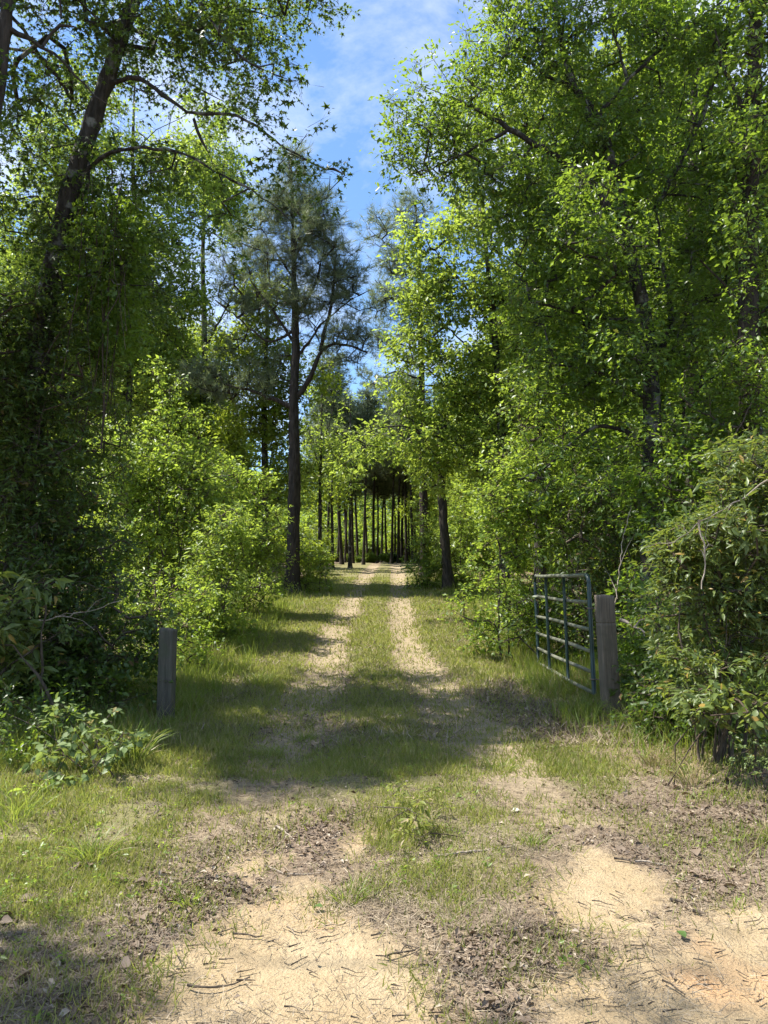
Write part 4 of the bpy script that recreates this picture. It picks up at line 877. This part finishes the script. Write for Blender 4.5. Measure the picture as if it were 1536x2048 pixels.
# hanging vines on the leaning sweetgum
vroot = empty('hanging_vine', P(230, 400, 8.9)); tag(vroot, 'curtain of thin hanging vines dangling beside the leaning sweetgum trunk', 'vine')
o_ = P(230, 400, 8.9)
for k in range(30):
    px, py = 150 + 130 * rng.random(), 330 + 120 * rng.random(); ln = 1.2 + 2.6 * rng.random(); y_ = 8.6 + .6 * rng.random()
    p0 = P(px, py, y_) - o_; t = np.linspace(0, 1, 14)[:, None]
    pts = p0 + np.array([0, 0, -1.0]) * t * ln + np.cumsum(np.cumsum(rng.normal(size=(14, 3)) * .016, 0), 0) * .6 * [1, 1, .2]
    mb = MB(); mb.tube(pts, .003 + .006 * rng.random() ** 2, 4); mb.build('stem', M['vine'], vroot)
mb = MB(); c = np.array([P(150 + 140 * rng.random(), 380 + 330 * rng.random() ** 1.1, 8.6 + .6 * rng.random()) for _ in range(420)]) - o_
sprays(mb, None, c, np.tile([0, 0, -1.0], (len(c), 1)), .16, 3, 5, DIA, .07, droop=.6); mb.build('foliage', M['gum'], vroot, kind='stuff')
print('near plants', round(time.time() - T0, 1))

# ================================================================== WOODS BEHIND
def proto_tree(name, label, group, h, r, z0, n, lsize, leafm, bark, seed, needle=False, tr=.13):
    b = np.array([0, 0, 0.0]); q = [b, [.1, .05, h * .35], [-.05, .1, h * .7], [.05, 0, h * .97]]
    bl = []
    for k in range(11):
        f = (k + .5) / 11; z = z0 + (h - z0) * f; rr = r * (1 - .75 * f ** 1.6) * (.75 + .4 * rng.random())
        a = k * 2.4; bl.append(([.55 * rr * math.cos(a), .55 * rr * math.sin(a), z], (rr * .75, rr * .75, (h - z0) * .10 + .25)))
    vol = sum(4.19 * x[1][0] * x[1][1] * x[1][2] for x in bl)
    spr = dict(size=.55, ntw=6, nn_=12, ln=.30, wid=.028) if needle else sp(.55, 6, 6, DIA, lsize, twig_r=0, droop=.3)
    return plant(name, label, 'tree', b, q, [tr, tr * .8, tr * .5, .02], [], bl, n / vol, spr, M[leafm], M[bark], group, gap=.34, seed=seed, carve=False, needle=needle, r0=.01, sides=8, rough=.02, step=.6, twig_side=3)
LW = 'leafy woodland tree standing deep behind the roadside thicket'
LP = 'straight pine with a bare dark trunk at the shaded far end of the track'
LB = 'undergrowth bush on the woodland floor beneath the trees'
GWD, GPN, GBU = 'woodland trees behind the roadside', 'pines at the end of the track', 'undergrowth bushes in the woods'
protos = [proto_tree('woodland_tree', LW, GWD, 12.5, 3.2, 2.0, 330, .19, 'far', 'bark_dark', 50), proto_tree('woodland_tree', LW, GWD, 10.5, 2.6, 1.2, 300, .18, 'lime', 'bark', 51), proto_tree('woodland_tree', LW, GWD, 14, 3.0, 3.0, 330, .19, 'gum', 'bark_dark', 52)]
pinep = [proto_tree('pine_tree', LP, GPN, 13, 1.7, 7.0, 90, .2, 'pine', 'bark_pine', 53, True, .115), proto_tree('pine_tree', LP, GPN, 12, 1.5, 6.2, 75, .2, 'pine', 'bark_pine', 54, True, .095)]
def proto_bush(seed, leafm, r, h):
    bl = [([rng.normal() * r * .5, rng.normal() * r * .5, h * (.3 + .5 * rng.random())], (r * .5, r * .5, h * .3)) for _ in range(6)]
    limbs = [([[rng.normal() * .15, rng.normal() * .15, 0], [rng.normal() * r * .3, rng.normal() * r * .3, h * .4], bl[i][0]], .02, .006) for i in range(6)]
    return plant('undergrowth_bush', LB, 'bush', [0, 0, 0], None, None, limbs, bl, 95 / sum(4.19 * x[1][0] * x[1][1] * x[1][2] for x in bl), sp(.34, 6, 6, DIA, .12, twig_r=.005), M[leafm], M['twig'], GBU, gap=.3, seed=seed, carve=False, limb_name='stem', crown_name='foliage', twig_name='twigs', r0=.006)
bushp = [proto_bush(60, 'far', 1.3, 2.0), proto_bush(61, 'bush', 1.2, 1.7), proto_bush(62, 'dark', 1.4, 2.3)]
used = set()
def put(pl, x, y, s, rz):
    i = int(rng.integers(len(pl))); o = pl[i]
    if id(o) in used: o = copy_tree(o)
    used.add(id(pl[i]))
    o.location = (x, y, float(gh(x, y)) - .03); o.rotation_euler = (rng.normal() * .03, rng.normal() * .03, rz); o.scale = (s, s, s * (.92 + .16 * rng.random())); return o
# woods on both sides
for y in np.arange(12, 60, 3.6):
    for k in range(5):
        x = -(9.5 + k * 4.2 + rng.random() * 2.2) - (0 if y > 22 else 1.5); yy = y + rng.normal() * 1.2
        if y > 26 and k == 0: x = -(6.0 + 1.5 * rng.random())
        if yy < 34 and x > -15.5: continue
        if yy > 36 and x > -21: continue
        if abs(x) / yy > .72: continue
        put(protos, x, yy, .85 + .3 * rng.random(), rng.random() * 6.28)
    for k in range(4):
        x = 6.4 + k * 3.8 + rng.random() * 2.0; yy = y + rng.normal() * 1.2
        if y > 26 and k == 0: x = 5.2 + 1.5 * rng.random()
        if abs(x) / yy > .72 or (y < 15 and x < 8): continue
        put(protos, x, yy, .8 + .3 * rng.random(), rng.random() * 6.28)
for k in range(16):                                            # woods closing the end of the track
    x, yy = -17 + 34 * (k % 8) / 7 + rng.normal() * .6, 80 + 9 * (k // 8) + rng.normal() * 1.5
    put(protos[:2], x, yy, .9 + .25 * rng.random(), rng.random() * 6.28)
# pines at the far end
for px, yy, s in [(684, 42, 1.0), (706, 46, .9), (727, 42, .95), (747, 52, 1), (763, 56, 1), (783, 46, .95), (797, 50, 1), (803, 55, 1), (813, 47, 1), (826, 45, 1.05), (832, 52, 1), (840, 58, 1), (716, 58, 1), (735, 57, 1), (773, 58, 1), (695, 54, 1), (655, 45, 1), (640, 52, 1), (860, 48, 1), (875, 56, 1), (690, 48, .8), (755, 54, .8), (790, 57, .8), (818, 58, .85), (675, 50, .85)]:
    x = (px - CX) / F * yy; o = put(pinep, x, yy, s * .95, rng.random() * 6.28)
# undergrowth
for k in range(74):
    yy = 15 + 47 * rng.random() ** .8; sd = 1 if rng.random() < .5 else -1
    x = sd * (3.9 + yy * .03 + rng.random() * (2.5 + yy * .22)) if yy > 24 else sd * (5.0 + rng.random() * 5)
    if sd < 0 and yy < 24: x -= 1.5
    put(bushp, x, yy, .8 + .6 * rng.random(), rng.random() * 6.28)
for k in range(30): put(bushp[:2], -11 + 22 * (k % 10) / 9 + rng.normal() * .5, 64 + 5 * (k // 10) + rng.normal(), 1.1 + .6 * (k // 10) + .5 * rng.random(), rng.random() * 6.28)
for k in range(12): put(bushp[:2], -3.2 + 6.5 * k / 11 + rng.normal() * .2, 50 + 1.5 * rng.random(), .25 + .2 * rng.random(), rng.random() * 6.28)
for x, y, sc in [(3.7, 38, 1), (4.6, 44, 1.1), (3.4, 31, .7), (5.2, 50, 1.2), (5.0, 36, 1.2), (-4.6, 40, .9), (-5.0, 46, 1.1), (6.5, 56, 1.3)]: put(bushp, x, y, sc, rng.random() * 6)
for x, y in [(-11.5, 31), (-9, 35.5), (-14.5, 29.5), (-12.5, 36), (-16.5, 33)]: put(protos, x, y, 1.0, rng.random() * 6)
for x, y in [(-9.5, 27), (-11.5, 26), (-8.3, 29), (-13, 28)]: put(bushp, x, y, 1.5, rng.random() * 6)
print('woods', round(time.time() - T0, 1))

# ================================================================== GROUND COVER
def scatter(n, x0, x1, y0, y1, dens, power=1.6):
    u = rng.random(n); e = 1 - power
    y = (y0 ** e + u * (y1 ** e - y0 ** e)) ** (1 / e); w = np.maximum(y * .62 + .7, 2.7)
    x = np.clip(w, 0, None) * (2 * rng.random(n) - 1)
    ok = (x > x0) & (x < x1) & (rng.random(n) < dens(x, y)); return x[ok], y[ok]
def on_ground(x, y, dz=0.0): return np.stack([x, y, gh(x, y) + dz], -1)
# short grass and weeds of the track
def gd(x, y):
    g = masks(x, y)[3]; tuft = np.clip((noise2(x, y, 3.2, 77) - .38) * 4, 0.06, 1); return np.clip(g * tuft * 1.2, 0, 1)
x, y = scatter(820000, -7, 7, 2.0, 34, gd, 2.0)
mb = MB(); p = on_ground(x, y, -.005); n = len(p); up = rng.normal(size=(n, 3)) * .55 + [0, 0, 1.0]
h = (.022 + .05 * rng.random(n) ** 1.5) * (1 + .7 * np.clip((noise2(x, y, 1.1, 78) - .5) * 4, 0, 1)) * (1 + np.clip((y - 8) / 14, 0, .9)); wd = (.0035 + .003 * rng.random(n)) * (1 + np.clip((y - 4) / 5, 0, 3))
fr_n = y < 4.2; e_ = rng.normal(size=(n, 3))
place(mb, BLADE, p[fr_n], up[fr_n], e_[fr_n], h[fr_n], wd[fr_n]); place(mb, T_SLIVER, p[~fr_n], up[~fr_n], e_[~fr_n], h[~fr_n] * 1.1, wd[~fr_n] * 1.3); mb.build('short_grass', M['grass'], kind='stuff', label='short trodden grass and clover growing on the track')
print('short grass', n)
x, y = scatter(480000, -5, 5, 5.6, 27, lambda x, y: np.clip(masks(x, y)[3] * 1.3, 0, 1) * np.clip((3.2 - np.abs(x)) / .6, 0, 1), 1.05)
p = on_ground(x, y, -.005); n = len(p); mb = MB(); h = (.03 + .06 * rng.random(n) ** 1.5) * (.7 + .8 * noise2(x, y, 1.1, 78))
place(mb, T_SLIVER, p, rng.normal(size=(n, 3)) * .6 + [0, 0, 1.0], rng.normal(size=(n, 3)), h, (.010 + .008 * rng.random(n)) * (1 + np.clip((y - 10) / 12, 0, 1)) * np.clip(y / 9.5, .5, 1)); mb.build('short_grass', M['grass'], kind='stuff', label='short grass carpet further up the track')
print('far short grass', n)
# straw-coloured cut grass and dry blades lying about
def dd(x, y): s, b_, l_, g = masks(x, y); return np.clip((1 - np.clip(s * 1.5, 0, 1) * .90) * (1 - b_ * .85) * np.clip((noise2(x, y, 2.4, 79) - .3) * 2.2, .1, 1), 0, 1)
x, y = scatter(680000, -5, 5, 1.9, 16, dd, 2.4); p = on_ground(x, y, .006); n = len(p)
d = rng.normal(size=(n, 3)) * [1, 1, .16]; mb = MB()
place(mb, T_SLIVER, p, d, rng.normal(size=(n, 3)) * .3 + [0, 0, 1], .02 + .065 * rng.random(n) ** 1.5, .002 + .0025 * rng.random(n)); mb.build('dry_straw', M['needle'], kind='stuff', label='dry straw and pine needles strewn over the soil')
x, y = scatter(110000, -4, 4, 6.5, 24, lambda x, y: np.clip((noise2(x, y, 1.6, 90) - .34) * 4, .1, 1) * (1 - .85 * masks(x, y)[1]), 1.2); p = on_ground(x, y, .01); n = len(p); mb = MB()
place(mb, T_SLIVER, p, rng.normal(size=(n, 3)) * [1, 1, .35] + [0, 0, .2], rng.normal(size=(n, 3)) * .3 + [0, 0, 1], .05 + .09 * rng.random(n), .007 + .006 * rng.random(n)); mb.build('dry_straw', M['needle'], kind='stuff', label='dry straw matted in the grass further up the track')
# taller grass on the verges
def tg(x, y):
    e = np.clip((np.abs(x + .1) - 1.75) / .5, 0, 1) * np.clip((4.4 - np.abs(x)) / 1.4, 0, 1); s, b_, l_, g = masks(x, y)
    rightnear = (x > .8) & (y < 7.3); t = np.clip((noise2(x, y, 1.7, 81) - .36) * 4, 0, 1)
    return np.clip(e * t * np.where(rightnear, .12, 1) * np.where((x < 0) & (y < 5.6), .10 + .4 * np.clip((noise2(x, y, 2.2, 88) - .55) * 6, 0, 1), 1), 0, 1)
x, y = scatter(700000, -7, 7, 2.6, 30, tg, 1.5); p = on_ground(x, y, -.01); n = len(p)
h = (.09 + .22 * rng.random(n) ** 1.4) * (.6 + .9 * noise2(x, y, .9, 82)); h = np.where(y < 6, h * .5, h)
mb = MB(); d = rng.normal(size=(n, 3)) * .38 + [0, 0, 1.0]; e_ = rng.normal(size=(n, 3)); wd = (.004 + .003 * rng.random(n)) * (1 + np.clip((y - 5) / 7, 0, 2)); fr_n = y < 9
place(mb, BLADE, p[fr_n], d[fr_n], e_[fr_n], h[fr_n], wd[fr_n]); place(mb, T_SLIVER, p[~fr_n], d[~fr_n], e_[~fr_n], h[~fr_n], wd[~fr_n] * 1.2)
mb.build('verge_grass', M['tall_grass'], kind='stuff', label='taller unmown grass along both verges of the track'); print('verge grass', n)
x, y = scatter(60000, -5, 5, 3.5, 18, lambda x, y: tg(x, y) * np.clip((noise2(x, y, 1.1, 83) - .42) * 5, 0, 1), 1.5); p = on_ground(x, y, -.01); n = len(p)
mb = MB(); place(mb, BLADE, p, rng.normal(size=(n, 3)) * .35 + [0, 0, 1.0], rng.normal(size=(n, 3)), .15 + .3 * rng.random(n), .003 + .002 * rng.random(n)); mb.build('dry_grass', M['dry_grass'], kind='stuff', label='dead straw-coloured grass stalks along the verges')
# dead leaves
def ld(x, y):
    s, b_, l_, g = masks(x, y); e = np.clip((np.abs(x + .1) - 2.0) / .6, 0, 1)
    return np.clip((1 - .8 * b_) * (.12 + .9 * l_ + .6 * e) * (1 - np.clip(s * 1.6, 0, 1) * .985) * np.clip((noise2(x, y, 2.0, 84) - .28) * 2.5, .05, 1), 0, 1)
x, y = scatter(250000, -9, 9, 1.9, 24, ld, 1.95); p = on_ground(x, y, .008); n = len(p); print('dead leaves', n)
k = int(n * .95); mb = MB(); TL = (LEAF[0] * [1, 1, 2.2], LEAF[1])
sz = (.014 + .03 * rng.random(n) ** 2.2) * (1 + np.clip((y - 6) / 10, 0, 1))
place(mb, (DIA[0] * [1.1, 1, 2.6], DIA[1]), p[:k], rng.normal(size=(k, 3)) * [1, 1, .25], rng.normal(size=(k, 3)) * .35 + [0, 0, 1], sz[:k])
near = np.arange(n) >= k; place(mb, TL, p[near], rng.normal(size=(near.sum(), 3)) * [1, 1, .2], rng.normal(size=(near.sum(), 3)) * .3 + [0, 0, np.sign(.5)], sz[near])
mb.build('leaf_litter', M['litter'], kind='stuff', label='brown and grey dead leaves littering the ground')
# ground cover under the thickets
def ud(x, y):
    lft = np.clip((-x - 2.35) / .5, 0, 1) * (y > 5.6); rgt = np.clip((x - 2.45) / .4, 0, 1) * (y > 6.2); far_ = np.clip((np.abs(x) - 2.6) / .8, 0, 1) * (y > 10)
    return np.clip(np.maximum(np.maximum(lft, rgt), far_) * np.clip((noise2(x, y, 1.4, 86) - .25) * 2.5, .1, 1), 0, 1)
x, y = scatter(36000, -12, 12, 4.5, 34, ud, 1.5); n = len(x); z = .03 + .45 * rng.random(n) ** 1.3 * (.5 + noise2(x, y, .8, 87))
p = on_ground(x, y, 0) + np.stack([np.zeros(n), np.zeros(n), z], -1); mb = MB()
sprays(mb, mb, p, np.tile([0, 0, .6], (n, 1)), .11, 2, 3, DIA, .055, twig_r=0, up=1.2)
mb.build('undergrowth', M['gum'], kind='stuff', label='low leafy undergrowth covering the ground below the bushes'); print('undergrowth', n)
x, y = scatter(9000, -6, 6, 2.6, 20, lambda x, y: gd(x, y) * .35 + .25 * np.clip((-x - 1.3) / .5, 0, 1) * (y < 7), 1.6); n = len(x)
p = on_ground(x, y, .02); mb = MB(); sprays(mb, None, p, np.tile([0, 0, .5], (n, 1)), .035, 2, 4, DIA, .024, up=1.6); mb.build('clover', M['bush'], kind='stuff', label='small round-leaved weeds among the grass')

# separate tufts one can point to
def tuft(label, px, py, n, h, spread, m='tall_grass', wd=.004, lean=.45):
    g = G(px, py); mb = MB(); a = rng.random(n) * 6.28; r = spread * np.sqrt(rng.random(n))
    x_, y_ = g[0] + r * np.cos(a), g[1] + r * np.sin(a); p = np.stack([x_, y_, gh(x_, y_) - .01], -1) - g
    d = np.stack([np.cos(a) * lean * r / spread, np.sin(a) * lean * r / spread, np.ones(n)], -1) + rng.normal(size=(n, 3)) * .18
    hh = h * (.5 + .7 * rng.random(n)); d = norm(d); sd = norm(np.cross(d, rng.normal(size=(n, 3))))
    o2 = norm(d * [1, 1, 0] + rng.normal(size=(n, 3)) * [.2, .2, 0]); S = [0, .3, .6, .85, 1]; B = []
    for t in S: B.append(p + d * (hh * t)[:, None] * (1 - .12 * t) + o2 * (hh * .42 * t ** 2.2)[:, None] - np.array([0, 0, 1]) * (hh * .22 * t ** 3)[:, None])
    W_ = [1, 1, .85, .55]; vv = []
    for i in range(4): vv += [B[i] - sd * wd * .5 * W_[i], B[i] + sd * wd * .5 * W_[i]]
    vv.append(B[4]); V = np.stack(vv, 1); f = np.array([[0, 1, 3], [0, 3, 2], [2, 3, 5], [2, 5, 4], [4, 5, 7], [4, 7, 6], [6, 7, 8]])
    mb.add(V.reshape(-1, 3), (f[None] + (np.arange(n) * 9)[:, None, None]).reshape(-1, 3))
    o = mb.build('grass_tuft', M[m]); o.location = g; tag(o, label, 'grass tuft')
tuft('tall arching grass tuft right beside the pale shrub', 262, 1530, 90, .42, .09, wd=.008)
tuft('dense green grass clump in the sun at the verge past the grey post', 515, 1370, 260, .26, .2)
tuft('shaded grass clump growing at the foot of the brown gate post', 1160, 1430, 260, .30, .16)
tuft('wide spreading grass clump in the shade below the laurel bush', 1270, 1450, 240, .30, .2)
tuft('dry blond grass tuft standing in the litter below the gate post clump', 1310, 1530, 90, .22, .09, 'dry_grass')
tuft('second dry blond tuft, closer to the laurel bush', 1385, 1570, 80, .24, .08, 'dry_grass')
tuft('small green tuft on the edge of the sunlit middle strip', 1000, 1540, 110, .14, .10)
tuft('short dark tuft in the shaded wheel track', 540, 1510, 120, .12, .11)
tuft('bent grass tuft at the grassy bank beside the sand', 180, 1720, 90, .22, .08)
tuft('lone grass tuft at the tip of the sand patch', 375, 1810, 26, .11, .03, wd=.006)
tuft('tall thin grass tuft on the bank at the picture edge', 30, 1640, 80, .34, .10)
tuft('upright grass tuft in the middle strip among straw', 700, 1800, 60, .13, .06)
tuft('fine grass tuft beside the long pale stick', 1065, 1690, 60, .12, .06)
tuft('green tuft behind the shaded wheel track at the strip edge', 610, 1480, 110, .13, .09)
tuft('sunny tuft by the verge in front of the gate end', 1090, 1330, 120, .22, .12)
tuft('tall blond stalks leaning behind the grey post', 420, 1320, 120, .4, .2, 'dry_grass')
tuft('dark tuft hugging the foot of the grey post', 335, 1452, 110, .22, .10)
tuft('dark seedling tuft in the shade right of the grey post', 385, 1420, 60, .36, .05)

# ================================================================== STICKS AND FALLEN LEAVES
def stick(label, pts, r, m='twig', name='stick', group=None, forks=()):
    q = np.array([G(*p) for p in pts]); q = resample(q, .03) if len(q) > 2 else np.linspace(q[0], q[1], 7)
    q[:, 2] = gh(q[:, 0], q[:, 1]) + r * .8 + .004 * np.sin(np.linspace(0, 6, len(q))); c = q[0].copy(); q = q - c
    q[1:-1] += rng.normal(size=(len(q) - 2, 3)) * r * .25
    mb = MB(); mb.tube(q, np.linspace(r, r * .55, len(q)) * (1 + .15 * rng.normal(size=len(q)).clip(-1, 1)), 7)
    for t, an, ln in forks:
        i = int(t * (len(q) - 1)); d = norm(q[min(i + 1, len(q) - 1)] - q[i - 1]); ca, sa = math.cos(an), math.sin(an); d = np.array([d[0] * ca - d[1] * sa, d[0] * sa + d[1] * ca, .12])
        mb.tube(np.array([q[i], q[i] + d * ln * .5 + [0, 0, .004], q[i] + d * ln]), [r * .5, r * .4, r * .25], 5)
    o = mb.build(name, M[m]); o.location = c; tag(o, label, 'stick', group); return o
stick('long pale stripped stick lying across the middle grass', [(868, 1716), (920, 1710), (970, 1702), (1030, 1693)], .0075, 'pale_twig')
stick('short pale stick at the edge of the shaded track', [(553, 1655), (570, 1667), (590, 1681)], .008, 'pale_twig')
stick('thin dark stick lying in litter above the round sand patch', [(1228, 1718), (1255, 1722), (1282, 1728)], .006, forks=((.6, .5, .06),))
stick('grey forked stick trailing beside the thin dark stick', [(1270, 1724), (1310, 1728), (1348, 1733)], .005, 'pale_twig', forks=((.5, -.5, .06),))
stick('thick dark stick at the sand edge near the litter', [(1340, 1802), (1365, 1806), (1390, 1812)], .008)
stick('curved dark root half buried in the sand', [(375, 1972), (400, 1980), (440, 1977), (470, 1965), (500, 1955)], .005)
stick('dark knobbly pine twig beside the sand', [(390, 1760), (420, 1758), (468, 1753)], .006, forks=((.2, .5, .05), (.35, -.5, .05), (.5, .4, .04)))
stick('bent grey twig at the top edge of the sand', [(530, 1732), (550, 1742), (570, 1750), (640, 1746)], .004, 'pale_twig')
stick('straight dark twig flat on the yellow sand', [(465, 1869), (495, 1871), (528, 1873)], .005)
stick('forked twig at the border of sand and straw', [(770, 1915), (800, 1910), (840, 1895)], .005, forks=((.5, .6, .06),))
stick('broken twig standing out in the straw at the picture bottom', [(990, 2022), (1020, 2012), (1045, 2000)], .006)
stick('short thick dark stick beside the thick dark stick', [(1385, 1824), (1400, 1826), (1412, 1829)], .007)
stick('slanting thin twig on the pale sand', [(1325, 1962), (1350, 1975), (1370, 1990)], .004)
stick('curved twig in the litter by the long pale stick', [(880, 1760), (905, 1774), (935, 1772)], .005)
for k in range(120):
    px, py = (250 + 660 * rng.random(), 1790 + 300 * rng.random()) if k % 2 else (1040 + 520 * rng.random(), 1740 + 330 * rng.random())
    a = rng.normal() * .5; ln = 12 + 40 * rng.random(); cv = rng.normal() * 5
    stick('thin dry twig lying on the sand and straw', [(px, py), (px + ln * .5 * math.cos(a), py + ln * .3 * math.sin(a) + cv), (px + ln * math.cos(a), py + ln * .5 * math.sin(a))], .0018 + .0016 * rng.random(), name='twig', group='dry twigs on the sand')
lm = []
for j in range(5):
    m2 = MB(); tv = LEAF[0] * [1 + .2 * j, 1, 2.5]; tv[:, 2] += .05 * np.sin(tv[:, 1] * 5 + j * 2); m2.add(tv, LEAF[1]); lm.append(m2.mesh('dead_leaf', M['litter']))
def fallen(label, px, py, s, group=None, m=None, rz=None):
    g = G(px, py); o = bpy.data.objects.new('fallen_leaf', lm[int(rng.integers(5))] if m is None else m); o.location = (g[0], g[1], g[2] + .012)
    o.rotation_euler = (rng.normal() * .3, rng.normal() * .3, rng.random() * 6.28 if rz is None else rz); o.scale = (s, s, s); COL.objects.link(o); tag(o, label, 'leaf', group)
M['pale_leaf'] = leaf_mat('bleached leaf', (.36, .33, .27), (.46, .42, .34), (.3, .28, .2), .1, .6)
M['green_leaf'] = leaf_mat('fresh fallen leaf', (.06, .11, .025), (.09, .15, .035), (.12, .18, .03), .2, .45)
def one(m, k=0): m2 = MB(); m2.add(LEAF[0] * [1.5, 1, 2], LEAF[1]); return m2.mesh('fallen_leaf', m)
fallen('bleached white leaf lying at the edge of the sunlit middle strip', 1040, 1624, .07, m=one(M['pale_leaf']), rz=1.4)
fallen('pale green fallen leaf at the top of the sand patch', 645, 1820, .05, m=one(M['green_leaf']), rz=1.2)
fallen('bright green fallen leaf beside the round sand patch', 1372, 1882, .05, m=one(M['green_leaf']), rz=.4)
for k in range(120):
    px, py = (1130 + 420 * rng.random(), 1530 + 260 * rng.random()) if k % 3 else (0 + 330 * rng.random(), 1650 + 380 * rng.random())
    g_ = G(px, py)
    if masks(np.array([g_[0]]), np.array([g_[1]]))[0][0] > .2: continue
    fallen('brown curled dead leaf lying in the litter', px, py, .04 + .04 * rng.random(), 'dead leaves on the litter')
# bleached dead branches
def dead_branch(label, pts, r, forks, name='dead_branch'):
    q = resample(np.array(pts), .05); c = q[0].copy(); q = q - c; q[1:-1] += rng.normal(size=(len(q) - 2, 3)) * .008
    root = empty(name, c); tag(root, label, 'branch'); mb = MB(); mb.tube(q, np.linspace(r, r * .4, len(q)), 7, .004); mb.build('limb', M['pale_twig'], root)
    for t, d, ln in forks:
        i = int(t * (len(q) - 1)); e = q[i] + np.array(d) * ln; mb = MB(); mb.tube(np.array([q[i], .5 * (q[i] + e) + [0, 0, .03], e]), [r * .5, r * .35, r * .2], 5); mb.build('twig', M['pale_twig'], root)
dead_branch('bleached bare branch hanging down the front of the laurel bush', PX([(1398, 1040, 5.25), (1403, 1075, 5.22), (1412, 1110, 5.2), (1408, 1145, 5.2), (1403, 1178, 5.2)], 5.2), .008, [(.3, (.5, 0, -.6), .12), (.5, (.6, 0, .3), .1), (.65, (-.4, 0, .5), .1)])
dead_branch('thin bleached branch arched over the laurel bush top', PX([(1535, 960, 5.3), (1500, 985, 5.3), (1450, 1020, 5.25), (1400, 1045, 5.25), (1350, 1085, 5.3), (1290, 1095, 5.4)], 5.3), .0045, [(.3, (-.3, 0, -.6), .25), (.5, (-.2, 0, -.7), .2), (.7, (-.5, 0, .2), .15)])
dead_branch('pale broken branch lying in the brush right of the gate post', PX([(1240, 1240, 7.3), (1260, 1250, 7.2), (1290, 1265, 7.1)], 7), .018, [(.6, (.6, 0, .4), .2), (.8, (.3, 0, -.5), .15)])
dead_branch('fallen grey branches leaning in the dark thicket', PX([(70, 1245, 7.0), (130, 1230, 7.0), (190, 1222, 7.1), (250, 1195, 7.2)], 7), .007, [(.4, (.6, 0, -.3), .4), (.6, (.5, 0, .4), .35), (.2, (.6, 0, .1), .4)])
dead_branch('bare grey stem rising out of the brush behind the gate post', PX([(1215, 1330, 8.6), (1222, 1240, 8.7), (1238, 1160, 8.8), (1245, 1080, 8.9), (1262, 1010, 9)], 8.7), .009, [(.6, (.4, 0, .8), .5), (.45, (-.4, 0, .8), .4)])
ob = bpy.data.objects
print('triangles', sum(len(o.data.polygons) for o in ob if o.type == 'MESH'), 'unique', sum(len(m.polygons) for m in bpy.data.meshes), 'objects', len(ob), 'time', round(time.time() - T0, 1))
for k, v in STAT.items(): print(k, v)
